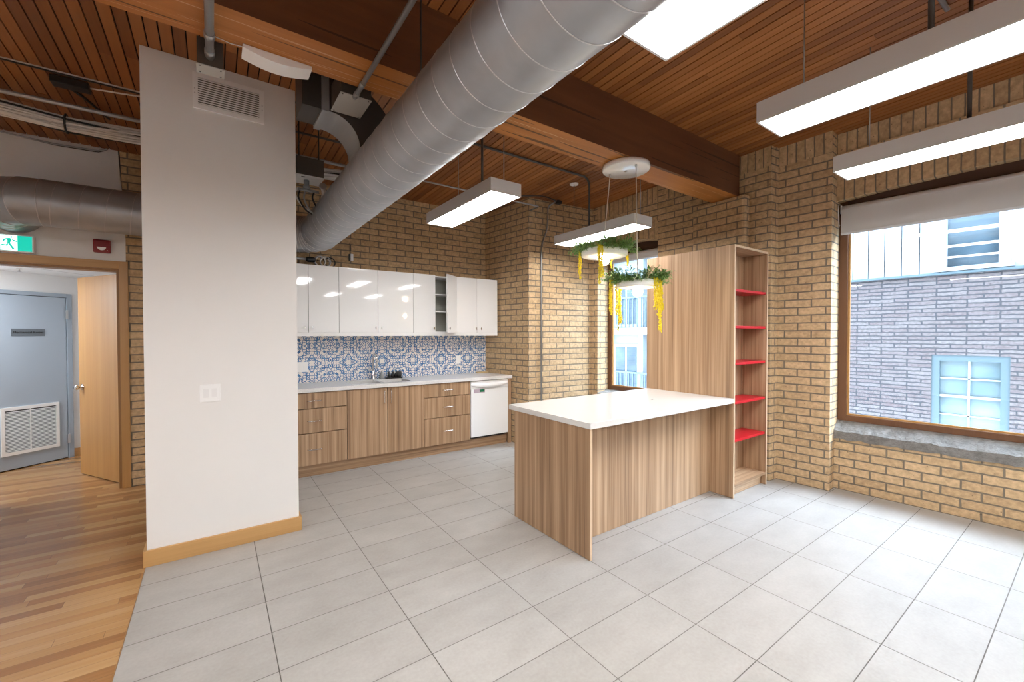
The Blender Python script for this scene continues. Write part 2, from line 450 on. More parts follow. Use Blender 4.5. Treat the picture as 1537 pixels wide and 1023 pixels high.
# ------------------------------------------------------------------ walls
ZT = 3.72
def wall_run(b, pts, z0=0., z1=ZT, u0=0.):
    u = u0
    for (p, q) in zip(pts, pts[1:]):
        L = math.dist(p, q)
        b.poly([(p[0], p[1], z0), (q[0], q[1], z0), (q[0], q[1], z1), (p[0], p[1], z1)], [(u, z0), (u + L, z0), (u + L, z1), (u, z1)])
        u += L
    return u
def arch_z(s, L, zs, rise): return zs + rise * (1 - (2 * s / L - 1) ** 2)
def arch_wall(b, p, q, sill, zs, rise, depth_dir, depth, u0, sold=.235):
    """wall between p and q with an arched opening: parapet, soldier arch, wall above, reveals"""
    L = math.dist(p, q); N = 30
    at = lambda s: (p[0] + (q[0] - p[0]) * s / L, p[1] + (q[1] - p[1]) * s / L)
    b.mat = 0
    b.poly([(*p, 0), (*q, 0), (*q, sill), (*p, sill)], [(u0, 0), (u0 + L, 0), (u0 + L, sill), (u0, sill)])
    for i in range(N):
        s0, s1 = L * i / N, L * (i + 1) / N
        a0, a1 = arch_z(s0, L, zs, rise), arch_z(s1, L, zs, rise); A, B = at(s0), at(s1)
        b.mat = 1   # soldier course
        b.poly([(*A, a0), (*B, a1), (*B, a1 + sold), (*A, a0 + sold)], [(.3, u0 + s0), (.3, u0 + s1), (.3 + sold, u0 + s1), (.3 + sold, u0 + s0)])
        b.mat = 0
        b.poly([(*A, a0 + sold), (*B, a1 + sold), (*B, ZT), (*A, ZT)], [(u0 + s0, a0 + sold), (u0 + s1, a1 + sold), (u0 + s1, ZT), (u0 + s0, ZT)])
        b.mat = 1   # soffit
        A2 = (A[0] + depth_dir[0] * depth, A[1] + depth_dir[1] * depth); B2 = (B[0] + depth_dir[0] * depth, B[1] + depth_dir[1] * depth)
        b.poly([(*A, a0), (*A2, a0), (*B2, a1), (*B, a1)], [(.3, u0 + s0), (.3 + depth, u0 + s0), (.3 + depth, u0 + s1), (.3, u0 + s1)])
    b.mat = 0
    for P_, sg in ((p, -1), (q, 1)):
        P2 = (P_[0] + depth_dir[0] * depth, P_[1] + depth_dir[1] * depth)
        uu = u0 if sg < 0 else u0 + L
        b.poly([(*P_, sill), (*P2, sill), (*P2, zs), (*P_, zs)], [(uu, sill), (uu + sg * depth, sill), (uu + sg * depth, zs), (uu, zs)])
    return u0 + L

# right wall (windows, pilasters) as one plan polyline
W2A, W2B = (4.385, 3.11), (4.42, 2.11)
W1A, W1B = (4.79, .326), (4.93, -2.10)
b = MB()
u = wall_run(b, [(3.145, 4.245), (3.262, 3.31), (4.38, 3.22), W2A])
u = arch_wall(b, W2A, W2B, .66, 2.745, .055, (1, .035), .36, u)
b.mat = 0
u = wall_run(b, [W2B, (4.47, .785), (4.605, .772), (4.64, .316), W1A], u0=u)
u = arch_wall(b, W1A, W1B, .53, 2.825, .062, (1, .058), .26, u)
b.mat = 0
u = wall_run(b, [W1B, (4.79, -2.12), (4.82, -2.6), (4.98, -2.62), (5.1, -5.3)], u0=u)
# soldier course under the ceiling, and a corbelled band below it, window bay
b.mat = 1
for (p, q) in (((4.47, .785), (4.425, 2.0)), ((4.605, .772), (4.64, .316)), ((4.79, .326), (4.93, -2.1)), ((4.42, 2.11), (4.385, 3.11))):
    L = math.dist(p, q); d = -.004
    z0, z1 = cz(p[1]) - .20, cz(q[1]) - .20
    b.poly([(p[0] + d, p[1], z0), (q[0] + d, q[1], z1), (q[0] + d, q[1], z1 + .3), (p[0] + d, p[1], z0 + .3)], [(.3, 0), (.3, L), (.535, L), (.535, 0)])
b.mat = 0
for dz, pr in ((.215, .018), (.335, .010)):
    p, q = (4.79, .326), (4.93, -2.1)
    for (za, zb_) in ((0, .022),):
        A = [(p[0] - pr, p[1], cz(p[1]) - dz), (q[0] - pr, q[1], cz(q[1]) - dz)]
        b.poly([A[0], A[1], (A[1][0], A[1][1], A[1][2] + .022), (A[0][0], A[0][1], A[0][2] + .022)], [(0, .02), (2.4, .02), (2.4, .042), (0, .042)])
        b.poly([(p[0], p[1], A[0][2]), (q[0], q[1], A[1][2]), A[1], A[0]], [(0, .02), (2.4, .02), (2.4, .03), (0, .03)])
        b.poly([(p[0], p[1], A[0][2] + .022), (q[0], q[1], A[1][2] + .022), (A[1][0], A[1][1], A[1][2] + .022), (A[0][0], A[0][1], A[0][2] + .022)], [(0, .02), (2.4, .02), (2.4, .03), (0, .03)])
# pier that carries the beam end
b.mat = 0
pp = [(4.45, 1.62), (4.385, 1.60), (4.362, 1.03), (4.372, 1.006), (4.395, .998), (4.46, 1.0)]
wall_run(b, pp, 0, 3.0)
b.poly([(x_, y_, 3.0) for x_, y_ in pp], [(x_, y_) for x_, y_ in pp])
struct(b.build('wall_right', [M['brick'], M['soldier']], recalc=False), 'tan brick window wall with stepped piers', 'wall')

# back wall: brick, kitchen part and strip beside the door
TH = -.016
EU, EN = (math.cos(TH), math.sin(TH)), (-math.sin(TH), math.cos(TH))
def K(u, v=0., z=0.): return (u * EU[0] - v * EN[0], 4.285 + u * EU[1] - v * EN[1], z)
b = MB()
k0, k1 = K(-.2)[:2], K(3.22)[:2]
wall_run(b, [(-.93, 4.42), (-.2, 4.42), k0, k1], u0=.1)
DW0, DW1, DT = -1.94, -.985, 2.175       # doorway
b.mat = 1
wall_run(b, [(-4.6, 4.42), (DW0, 4.42)])
b.poly([(DW0, 4.42, DT), (DW1, 4.42, DT), (DW1, 4.42, ZT), (DW0, 4.42, ZT)])
b.poly([(DW1, 4.42, 2.23), (-.935, 4.42, 2.23), (-.935, 4.42, 2.48), (DW1, 4.42, 2.48)])
b.poly([(DW1, 4.42, 2.48), (-.935, 4.42, 2.48), (-1.0, 4.42, ZT), (DW1, 4.42, ZT)])
b.mat = 0
b.poly([(-1.0, 4.421, 2.2), (-.93, 4.421, 2.2), (-.93, 4.421, ZT), (-1.0, 4.421, ZT)], [(.03, 2.2), (.1, 2.2), (.1, ZT), (.03, ZT)])
b.poly([(DW1, 4.421, 0), (-.93, 4.421, 0), (-.93, 4.421, 2.3), (DW1, 4.421, 2.3)], [(.05, 0), (.1, 0), (.1, 2.3), (.05, 2.3)])
b.mat = 1
b.poly([(DW0, 4.42, 0), (DW0, 4.56, 0), (DW0, 4.56, DT), (DW0, 4.42, DT)])
b.poly([(DW1, 4.42, 0), (DW1, 4.56, 0), (DW1, 4.56, DT), (DW1, 4.42, DT)])
b.poly([(DW0, 4.42, DT), (DW1, 4.42, DT), (DW1, 4.56, DT), (DW0, 4.56, DT)])
struct(b.build('wall_back', [M['brick'], M['wall_white']], recalc=False), 'tan brick back wall with a white painted patch round the doorway', 'wall')

# walls behind the camera, so the light bounces as in a closed room
b = MB(); b.poly([(-4.6, -5.25, 0), (5.3, -5.25, 0), (5.3, -5.25, ZT), (-4.6, -5.25, ZT)])
struct(b.build('wall_front', M['wall_white'], recalc=False))
b = MB(); b.poly([(-4.6, -5.25, 0), (-4.6, 4.42, 0), (-4.6, 4.42, ZT), (-4.6, -5.25, ZT)])
struct(b.build('wall_left', M['wall_white'], recalc=False))

# corridor beyond the doorway
CA = math.radians(40); CE = (math.cos(CA), math.sin(CA)); CN = (math.sin(CA), -math.cos(CA)); CP = (-1.714, 6.23)
def cor(s, d=0.): return (CP[0] + CE[0] * s + CN[0] * d, CP[1] + CE[1] * s + CN[1] * d)
b = MB(); CH = 2.243
q0, q1 = cor(-2.6), cor(.95)
wall_run(b, [q0, q1], 0, CH)
wall_run(b, [q1, (-.80, 4.56)], 0, CH)
wall_run(b, [q0, (-4.6, 4.56)], 0, CH)
wall_run(b, [(-4.6, 4.56), (DW0, 4.56)], 0, CH); wall_run(b, [(DW1, 4.56), (-.80, 4.56)], 0, CH)
b.poly([(DW0, 4.56, DT), (DW1, 4.56, DT), (DW1, 4.56, CH), (DW0, 4.56, CH)])
struct(b.build('wall_corridor', M['drywall'], recalc=False), 'white corridor walls seen through the doorway', 'wall')
t = NT('white_ceiling_tile'); bt = t.n('ShaderNodeTexBrick', offset=0.0)
t.put(bt.inputs['Vector'], t.mapping(t.coord(), rot=(0, 0, CA)))
for k_, v_ in (('Scale', 1), ('Brick Width', .61), ('Row Height', 1.22), ('Mortar Size', .012)): bt.inputs[k_].default_value = v_
t.put(bt.inputs['Color1'], (.82, .82, .82)); t.put(bt.inputs['Color2'], (.80, .80, .80)); t.put(bt.inputs['Mortar'], (.5, .5, .5))
M['ceil_tile'] = t.bsdf(bt.outputs[0], .9)
b = MB(); b.poly([(-4.7, 4.57, CH), (0, 4.57, CH), (0, 8.6, CH), (-4.7, 8.6, CH)])
struct(b.build('ceiling_corridor', M['ceil_tile'], recalc=False), 'white tile ceiling of the corridor beyond the doorway', 'ceiling')
b = MB(); s0, s1 = .035, .95
A0, A1 = cor(s0, .0), cor(s1, .0); B0, B1 = cor(s0, .015), cor(s1, .015)
b.prism([A0, A1, B1, B0], 'z', 0, .10)
struct(b.build('baseboard_corridor', M['oak']), 'oak baseboard in the corridor behind the open door', 'baseboard')

# white boxed column
b = MB(); cx0, cx1, cy0 = -.603, .303, 2.405
b.poly([(cx0, cy0, 0), (cx1, cy0, 0), (cx1, cy0, cz(cy0)), (cx0, cy0, cz(cy0))])
b.poly([(cx0, cy0, 0), (cx0, cy0, cz(cy0)), (cx0, 2.95, cz(2.95)), (cx0, 2.95, 0)])
b.poly([(cx1, cy0, 0), (cx1, 2.95, 0), (cx1, 2.95, cz(2.95)), (cx1, cy0, cz(cy0))])
b.poly([(cx0, 2.95, 0), (cx0, 2.95, cz(2.95)), (cx1, 2.95, cz(2.95)), (cx1, 2.95, 0)])
struct(b.build('column', M['drywall']), 'wide white drywall column reaching the plank ceiling', 'column')
b = MB()
b.box(cx0 - .018, cx1 + .018, cy0 - .018, cy0, 0, .108, .003)
b.box(cx0 - .018, cx0, cy0, 2.95, 0, .108); b.box(cx1, cx1 + .018, cy0, 2.95, 0, .108)
struct(b.build('baseboard_column', M['oak']), 'oak baseboard round the foot of the white column', 'baseboard')
b = MB(); b.box(-.6125, -.6085, -5.2, cy0 - .018, -.002, .001)
struct(b.build('trim_1', M['oak_dark']), 'thin dark strip between the tile and the oak floor', 'trim')

# ------------------------------------------------------------------ window 1 (big, right)
PH1 = math.atan2(W1B[0] - W1A[0], W1A[1] - W1B[1])
w1 = struct(thing('window_1', None, None, (W1A[0], W1A[1], 0), PH1), 'large brown framed window on the right with a stone sill', 'window')
WL = math.dist(W1A, W1B)
b = MB()
b.box(.10, .165, -.07, 0, .665, 2.86, .004); b.box(.10, .165, -WL, -WL + .07, .665, 2.86, .004)
b.box(.10, .165, -WL + .07, -.07, .665, .722, .004); b.box(.10, .165, -WL + .07, -.07, 2.62, 2.70, .004)
b.build('window_frame', M['window_wood'], w1)
b = MB()
b.box(.118, .135, -.088, -.0705, .722, 2.62); b.box(.118, .135, -WL + .0705, -WL + .088, .722, 2.62)
b.box(.118, .135, -WL + .088, -.088, .722, .738)
b.build('glazing_bead', M['oak_v'], w1)
b = MB(); b.poly([(.14, -WL + .07, .722), (.14, -.07, .722), (.14, -.07, 2.62), (.14, -WL + .07, 2.62)]); b.build('glass', M['glass'], w1, recalc=False)
b = MB()
pts = [(0, 2.70)] + [(-WL * i / 20, arch_z(WL * i / 20, WL, 2.825, .062)) for i in range(21)] + [(-WL, 2.70)]
b.prism(pts, 'x', .10, .13); b.build('infill_board', M['infill'], w1)
b = MB(); N = 46; prof = [(-.014, .500), (-.016, .577), (.045, .624), (.105, .664), (.13, .664)]
rows = []
for i in range(N + 1):
    yy = -WL * i / N
    rows.append([b.vert((x_ + (rnd.uniform(-.007, .004) if x_ < .1 else 0), yy, z_ + (rnd.uniform(-.008, .006) if x_ < .1 else 0))) for x_, z_ in prof])
for A, B in zip(rows, rows[1:]):
    for k in range(len(prof) - 1): b.face((A[k], B[k], B[k + 1], A[k + 1]))
b.build('window_sill', M['stone'], w1)

def roller_blind(parent_loc, rz, y0, y1, ztop, zbot, label, dx=.03):
    t = thing('roller_blind', label, 'blind', parent_loc, rz)
    b = MB(); b.cyl((dx + .036, y0, ztop - .036), (dx + .036, y1, ztop - .036), .036, 20); b.build('roller', M['blind_bar'], t)
    b = MB(); b.box(dx + .0, dx + .002, y1, y0, zbot + .02, ztop - .04); b.build('fabric', M['blind'], t)
    b = MB(); b.box(dx - .006, dx + .008, y1, y0, zbot, zbot + .022, .003); b.build('bottom_bar', M['blind_bar'], t)
    for q in ((y0 + .001, y0 + .006), (y1 - .006, y1 - .001)): part('bracket', M['white_plastic'], t, (dx, dx + .07, q[0], q[1], ztop - .08, ztop + .005))
    return t
rb = roller_blind((W1A[0], W1A[1], 0), PH1, -.03, -WL + .03, 2.785, 2.495, 'wide light grey roller blind at the top of the large right window')
b = MB(); b.tube([(.05, -.017, 2.80), (.012, -.012, 2.785), (.006, -.012, 2.73), (.02, -.012, 2.66), (.028, -.014, 2.60), (.02, -.016, 2.57), (.03, -.02, 2.60)], .004, 8)
b.build('bead_chain', M['white_plastic'], rb)

# window 2 (narrow, behind the island lamp)
PH2 = math.atan2(W2B[0] - W2A[0], W2A[1] - W2B[1])
w2 = struct(thing('window_2', None, None, (W2A[0], W2A[1], 0), PH2), 'narrow arched window behind the hanging planter lamps', 'window')
WL2 = math.dist(W2A, W2B)
b = MB()
b.box(.235, .30, -.06, 0, .70, 2.76, .004); b.box(.235, .30, -WL2, -WL2 + .06, .70, 2.76, .004)
b.box(.235, .30, -WL2 + .06, -.06, .70, .76, .004); b.box(.235, .30, -WL2 + .06, -.06, 2.60, 2.66, .004)
b.build('window_frame', M['window_wood'], w2)
b = MB(); b.box(.25, .268, -.078, -.0605, .76, 2.60); b.box(.25, .268, -WL2 + .078, -.0785, .76, .776); b.build('glazing_bead', M['oak_v'], w2)
b = MB(); b.poly([(.275, -WL2 + .06, .76), (.275, -.06, .76), (.275, -.06, 2.60), (.275, -WL2 + .06, 2.60)]); b.build('glass', M['glass'], w2, recalc=False)
b = MB()
pts = [(0, 2.655)] + [(-WL2 * i / 16, arch_z(WL2 * i / 16, WL2, 2.745, .055)) for i in range(17)] + [(-WL2, 2.655)]
b.prism(pts, 'x', .20, .23); b.build('infill_board', M['infill'], w2)
b = MB(); b.prism([(-.012, .63), (-.012, .665), (.235, .70), (.235, .63)], 'y', -WL2 + .002, -.002); b.build('window_sill', M['stone'], w2)
roller_blind((W2A[0], W2A[1], 0), PH2, -.02, -WL2 + .02, 2.665, 2.545, 'small white roller blind in the narrow window behind the planter lamps', dx=.12)

# ------------------------------------------------------------------ outside
EX = 9.0
ex = thing('brick_building', 'stone brick building with white ribbed metal cladding across the alley outside the large window', 'building', (EX, 0, -6))
b = MB(); Y0, Y1 = 4.2, -9
def fac(za, zb_, ya, yb): b.poly([(0, ya, za + 6), (0, yb, za + 6), (0, yb, zb_ + 6), (0, ya, zb_ + 6)], [(-ya, za), (-yb, za), (-yb, zb_), (-ya, zb_)])
WY0, WY1, WZ0, WZ1 = .378, -.432, .02, 1.20
fac(-6, WZ0, Y0, Y1); fac(WZ1, 2.47, Y0, Y1); fac(WZ0, WZ1, Y0, WY0); fac(WZ0, WZ1, WY1, Y1)
for (p, q) in (((WY0, WZ0), (WY0, WZ1)), ((WY0, WZ1), (WY1, WZ1)), ((WY1, WZ1), (WY1, WZ0)), ((WY1, WZ0), (WY0, WZ0))):
    b.poly([(0, p[0], p[1] + 6), (.12, p[0], p[1] + 6), (.12, q[0], q[1] + 6), (0, q[0], q[1] + 6)], [(0, 0), (.12, 0), (.12, 1), (0, 1)])
b.build('brick_wall', M['ext_brick'], ex, recalc=False)
b = MB(); y = Y0
UY0, UY1, UZ0, UZ1 = .27, -.36, 2.54, 3.75
def clad(ya, yb, za, zb_):
    y_ = ya
    while y_ > yb:
        y1_ = max(y_ - .215, yb); b.box(0, .03, y1_ + .014, y_, za, zb_); y_ = y1_
    b.box(.08, .10, yb, ya, za, zb_)
clad(Y0 - .02, UY0, 8.47, 10.4); clad(UY1, Y1, 8.47, 10.4); clad(UY0, UY1, 8.47, UZ0 + 6); clad(UY0, UY1, UZ1 + 6, 10.4)
b.build('metal_cladding', M['siding'], ex)
b = MB(); b.box(-.07, .02, Y1, Y0, 8.435, 8.47); b.build('drip_flashing', M['ext_frame'], ex)
f = part('window_frame', M['ext_frame'], ex, (.02, .11, WY0 - .09, WY0, WZ0 + 6, WZ1 + 6), (.02, .11, WY1, WY1 + .09, WZ0 + 6, WZ1 + 6), (.02, .11, WY1 + .09, WY0 - .09, WZ1 + 5.91, WZ1 + 6))
part('pane', M['ext_glass'], f, (.09, .10, WY1 + .09, WY0 - .09, WZ0 + 6, WZ1 + 5.91))
part('glazing_bar', M['ext_frame_w'], f, (.06, .089, -.035, -.012, WZ0 + 6, WZ1 + 5.91), (.06, .089, WY1 + .09, WY0 - .09, 6.83, 6.85), (.05, .089, WY1 + .09, WY0 - .09, 6.55, 6.585), (.06, .089, WY1 + .09, WY0 - .09, 6.27, 6.29))
f = part('window_frame', M['ext_frame_w'], ex, (-.05, .06, UY0 - .05, UY0 + .06, UZ0 + 6, UZ1 + 6), (-.05, .06, UY1 - .06, UY1 + .05, UZ0 + 6, UZ1 + 6), (-.09, .06, UY1 - .1, UY0 + .1, UZ0 + 5.94, UZ0 + 6.0))
part('pane', M['ext_glass_d'], f, (.04, .05, UY1 + .05, UY0 - .05, UZ0 + 6, UZ1 + 6))

ex2 = thing('pale_building', 'pale panelled building with blue windows and railings outside the narrow window', 'building', (EX - .15, 7.2, -6))
b = MB()
b.box(.25, .5, -3.0, 6.5, 0, 10.8)
for z_ in (5.7, 7.7, 9.7): b.box(.0, .25, -3.0, 6.5, z_ - .18, z_)
for y_ in (-2.9, -1.35, -.15, 1.2, 2.7): b.box(.05, .25, y_ - .07, y_ + .07, 0, 10.8)
b.build('facade_wall', M['ext_panel'], ex2)
for z_ in (5.7, 7.7, 9.7):
    for y_ in (-2.1, -.75, .55, 1.95):
        f = part('window_frame', M['ext_frame_w'], ex2, (.20, .249, y_ - .42, y_ + .42, z_ + .02, z_ + 1.55))
        part('pane', M['ext_glass_d'], f, (.19, .199, y_ - .36, y_ - .03, z_ + .1, z_ + 1.48), (.19, .199, y_ + .03, y_ + .36, z_ + .1, z_ + 1.48))
    b = MB()
    b.box(.0, .03, -3.0, 6.5, z_ + .78, z_ + .82)
    yy = -2.95
    while yy < 3.2: b.box(.005, .025, yy - .008, yy + .008, z_, z_ + .78); yy += .13
    b.build('railing', M['ext_rail'], ex2)
b = MB(); b.poly([(5.2, -9, -6), (9.6, -9, -6), (9.6, 14, -6), (5.2, 14, -6)])
struct(b.build('ground_alley', M['asphalt'], recalc=False))

# ------------------------------------------------------------------ doors
d1 = struct(thing('door_1', None, None, (-1.39, 4.42, 0)), 'oak veneer door standing open into the corridor', 'door')
dx = 1.39
b = MB()
b.box(DW1 + dx, -.918 + dx, -.02, 0, 0, 2.25, .003); b.box(DW0 - .067 + dx, DW0 + dx, -.02, 0, 0, 2.25, .003)
b.build('casing_side', M['oak_v'], d1)
part('casing_head', M['oak'], d1, (DW0 + dx, DW1 + dx, -.02, 0, 2.175, 2.25), bev=.003)
part('jamb', M['oak_dark'], d1, (DW1 + dx - .022, DW1 + dx, 0.0, .14, 0, 2.175), (DW0 + dx, DW0 + dx + .022, 0, .14, 0, 2.175), (DW0 + dx + .022, DW1 + dx - .022, 0, .14, 2.153, 2.175))
ang = math.atan2(.654, -.40)
leaf = part('door_leaf', M['oak_v'], d1, (0, .77, -.042, 0, .012, 2.145), bev=.002)
leaf.location = (-1.032 + dx, 4.60 - 4.42, 0); leaf.rotation_euler = (0, 0, ang)
b = MB(); kx = .70
b.lathe([(.033, .0), (.033, .006), (.012, .012), (.012, .030), (.026, .040), (.029, .055), (.022, .066), (.0, .069)], (kx, 0.0, .96), 20, 'y')
k_ = b.build('door_knob', M['chrome'], leaf)
b = MB(); b.lathe([(.033, -.042), (.033, -.048), (.012, -.054), (.012, -.072), (.026, -.082), (.029, -.097), (.022, -.108), (.0, -.111)], (kx, 0, .96), 20, 'y')
b.build('door_knob', M['chrome'], leaf)
for z_ in (.27, 1.07, 1.89):
    part('hinge', M['steel'], d1, (DW1 + dx - .026, DW1 + dx - .0222, .10, .139, z_, z_ + .10))

d2 = struct(thing('door_2', None, None, (CP[0], CP[1], 0), CA), 'grey metal service door with a louvred grille at the end of the corridor', 'door')
b = MB()
b.box(-.015, .036, -.03, 0, 0, 2.03, .003); b.box(-1.0, -.95, -.03, 0, 0, 2.03, .003); b.box(-.95, -.015, -.03, 0, 1.985, 2.03, .003)
b.build('door_frame', M['grey_frame'], d2)
dl = part('door_leaf', M['grey_door'], d2, (-.944, -.021, -.022, -.002, .012, 1.979), bev=.002)
part('shadow_gap', M['gap'], d2, (-.95, -.015, -.001, 0, .0, 1.985))
b = MB(); x0, x1, z0, z1 = -.605, -.105, .17, .712
b.box(x0, x0 + .03, -.036, -.022, z0, z1); b.box(x1 - .028, x1, -.036, -.022, z0, z1); b.box(x0 + .03, x1 - .028, -.036, -.022, z0, z0 + .038); b.box(x0 + .03, x1 - .028, -.036, -.022, z1 - .036, z1); b.box(-.366, -.358, -.034, -.022, z0 + .038, z1 - .036)
gr = b.build('grille', M['vent_white'], d2)
part('grille_back', M['black'], gr, (x0 + .03, x1 - .028, -.0235, -.0222, z0 + .038, z1 - .036))
b = MB(); zz = z0 + .045
while zz < z1 - .045:
    for (xa, xb) in ((x0 + .03, -.366), (-.358, x1 - .028)):
        b.poly([(xa, -.024, zz + .009), (xb, -.024, zz + .009), (xb, -.034, zz), (xa, -.034, zz)])
    zz += .0162
b.build('louvre', M['vent_white'], gr)
for z_ in (.19, 1.72): part('hinge', M['steel'], d2, (-.03, -.006, -.040, -.030, z_, z_ + .11))
sg = part('sign_plate', M['sign_grey'], d2, (-.506, -.222, -.026, -.0222, 1.512, 1.597))
def text(body, size, parent, loc, mat, extr=.001, name='lettering', align='CENTER', rot=(PI / 2, 0, 0)):
    cu = D.curves.new(name, 'FONT'); cu.body = body; cu.size = size; cu.extrude = extr; cu.align_x = align; cu.align_y = 'CENTER'
    cu.materials.append(mat); o = D.objects.new(name, cu); COL.objects.link(o); o.parent = parent; o.location = loc; o.rotation_euler = rot
    return o
text('Mechanical Room', .036, sg, (-.364, -.0268, 1.5555), M['black'])
b = MB(); b.lathe([(.022, CH), (.022, CH - .006), (.006, CH - .010), (.006, CH - .03), (.016, CH - .032), (.016, CH - .035), (0, CH - .035)], (0, 0, 0), 14)
sp = tag(b.build('sprinkler_head', M['steel']), 'small sprinkler head on the white corridor ceiling', 'sprinkler'); sp.location = (-1.93, 5.55, 0)

# exit sign and fire alarm
es = thing('exit_sign', 'green and white running man exit sign above the doorway', 'sign', (-1.69, 4.42, 2.26))
b = MB(); b.box(-.148, .148, -.055, -.002, 0, .158, .006); b.build('sign_housing', M['white_plastic'], es)
part('sign_face', M['exit_green'], es, (-.136, .136, -.0562, -.0552, .012, .146))
mp = part('pictogram_panel', M['exit_white'], es, (-.052, .048, -.0575, -.0563, .013, .145))
b = MB(); S = .128
def P2(x, z): return (-.002 + (x - .5) * .096, .015 + z * S)
def blob(*pts): b.prism([P2(*p) for p in pts], 'y', -.0595, -.0578)
hd = [(.66 + .075 * math.cos(a * PI / 8), .90 + .06 * math.sin(a * PI / 8)) for a in range(16)]
blob(*hd)
blob((.36, .80), (.56, .83), (.66, .74), (.58, .48), (.40, .50), (.42, .62))          # torso
blob((.36, .80), (.42, .72), (.26, .66), (.20, .56), (.12, .60), (.18, .74))           # rear arm
blob((.56, .83), (.66, .74), (.80, .62), (1.0, .57), (1.0, .65), (.83, .71))           # front arm
blob((.40, .50), (.58, .48), (.74, .25), (.86, .10), (.72, .06), (.62, .20), (.50, .38))   # front leg
blob((.40, .50), (.46, .40), (.40, .26), (.04, .30), (.04, .38), (.33, .36))           # rear leg
b.build('running_figure', M['exit_green'], mp)
fa = thing('fire_alarm', 'small dark red fire alarm strobe on the white wall above the doorway', 'alarm', (-1.101, 4.42, 2.318))
b = MB(); b.box(-.062, .062, -.05, -.002, 0, .126, .012); b.build('alarm_housing', M['red_plastic'], fa)
b = MB(); b.prism([(.032 * math.cos(a), .052 + .030 * math.sin(a)) for a in [PI + PI * i / 10 for i in range(11)]], 'y', -.058, -.0495); b.build('strobe_lens', M['white_plastic'], fa)
b = MB(); b.lathe([(.003, -.0495), (.003, -.053), (0, -.053)], (.040, 0, .022), 8, 'y'); b.build('indicator', M['white_plastic'], fa)

# ------------------------------------------------------------------ column fittings
va = thing('wall_vent', 'white louvred air vent at the top of the white column', 'vent', (-.118, 2.405, 3.083))
vw, vh = .424, .243
b = MB(); f_ = .03
for q in ((-vw / 2, -vw / 2 + f_), (vw / 2 - f_, vw / 2)): b.box(q[0], q[1], -.012, -.0015, 0, vh)
b.box(-vw / 2 + f_, vw / 2 - f_, -.012, -.0015, 0, f_); b.box(-vw / 2 + f_, vw / 2 - f_, -.012, -.0015, vh - f_, vh)
vf = b.build('vent_frame', M['white_plastic'], va)
for x_ in (-vw / 2 + .012, vw / 2 - .012):
    for z_ in (.10, .13):
        b = MB(); b.lathe([(.004, -.012), (.004, -.0135), (0, -.0138)], (x_, 0, z_), 8, 'y'); b.build('screw', M['steel'], vf)
part('vent_back', M['dark_metal'], va, (-vw / 2 + f_, vw / 2 - f_, -.003, -.0016, f_, vh - f_))
b = MB(); n_ = 12
for i in range(n_):
    zz = f_ + (vh - 2 * f_) * (i + .15) / n_
    b.box(-vw / 2 + f_, vw / 2 - f_, -.011, -.0085, zz, zz + .0080)
b.build('vent_louvre', M['vent_white'], va)
sw = thing('light_switch', 'white double rocker light switch on the white column', 'switch', (-.253, 2.405, 1.057))
b = MB(); b.box(-.060, .060, -.007, -.001, 0, .122, .003); b.build('switch_plate', M['white_plastic'], sw)
for s_ in (-1, 1):
    b = MB(); b.prism([(-.007, .030), (-.007, .092), (-.010, .092), (-.0135, .030)], 'x', s_ * .024 - .016, s_ * .024 + .016); b.build('rocker', M['switch'], sw)

def junction_box(loc, w, d, h, label, nscrew=2):
    t = thing('junction_box', label, 'electrical box', loc)
    b = MB(); b.box(0, w, 0, d, .004, h); b.build('box_body', M['box_dark'], t)
    b = MB(); b.box(-.004, w + .004, -.004, d + .004, 0, .0035); c_ = b.build('cover_plate', M['box_grey'], t)
    for x_, y_ in ((.012, .012), (w - .012, .012), (.012, d - .012), (w - .012, d - .012)):
        b = MB(); b.lathe([(.004, 0), (.004, -.002), (0, -.002)], (x_, y_, 0), 8); b.build('screw', M['dark_metal'], c_)
    return t
jb1 = junction_box((-.285, 1.465, 2.912), .113, .088, .14, 'small metal junction box hanging behind the beam over the column vent')
jb2 = junction_box((.418, 1.465, 2.995), .180, .255, .16, 'large metal junction box with a pale cover beside the round duct')
def conduit(name, pts, r, mat, label, cat='pipe', n=12, couplings=()):
    t = thing(name, label, cat, pts[0])
    o0 = Vector(pts[0]); b = MB(); b.tube([Vector(p) - o0 for p in pts], r, n); b.build('tube', mat, t)
    for c_ in couplings:
        b = MB(); c_ = Vector(c_) - o0; dd = (Vector(pts[1]) - Vector(pts[0])).normalized()
        b.cyl(c_ - dd * .022, c_ + dd * .022, r * 1.22, n); b.build('coupling', M['conduit'], t)
    return t
conduit('conduit', [(-.231, 1.463, 2.962), (-.231, -1.9, 2.985)], .0185, M['conduit'], 'thick grey conduit running under the beam from the box above the column', couplings=((-.231, 1.42, 2.962), (-.231, 1.27, 2.963)))
conduit('conduit', [(.497, 1.463, 3.03 - .045), (.497, -1.9, 2.985)], .0135, M['conduit'], 'slim grey conduit running under the beam left of the round duct', couplings=((.497, 1.42, 2.985), (.497, 1.30, 2.985)))

# curved white panel under the beam
wp = thing('curved_panel', 'white curved wedge panel fixed under the beam beside the column', 'panel', (-.093, 1.325, 3.008))
b = MB(); Lp = .325
pts = [(0, 0), (Lp, 0), (Lp, -.016)] + [(Lp * (1 - i / 14), -.016 - .026 * math.sin(PI * i / 14)) for i in range(1, 14)] + [(0, -.016)]
b.prism(pts, 'y', 0, .115); b.build('panel_body', M['white_plastic'], wp)
b = MB(); b.tube([(0, .02, -.006), (-.05, .03, -.004), (-.12, .02, 0.0)], .0025, 6); b.build('cable', M['cable_white'], wp)

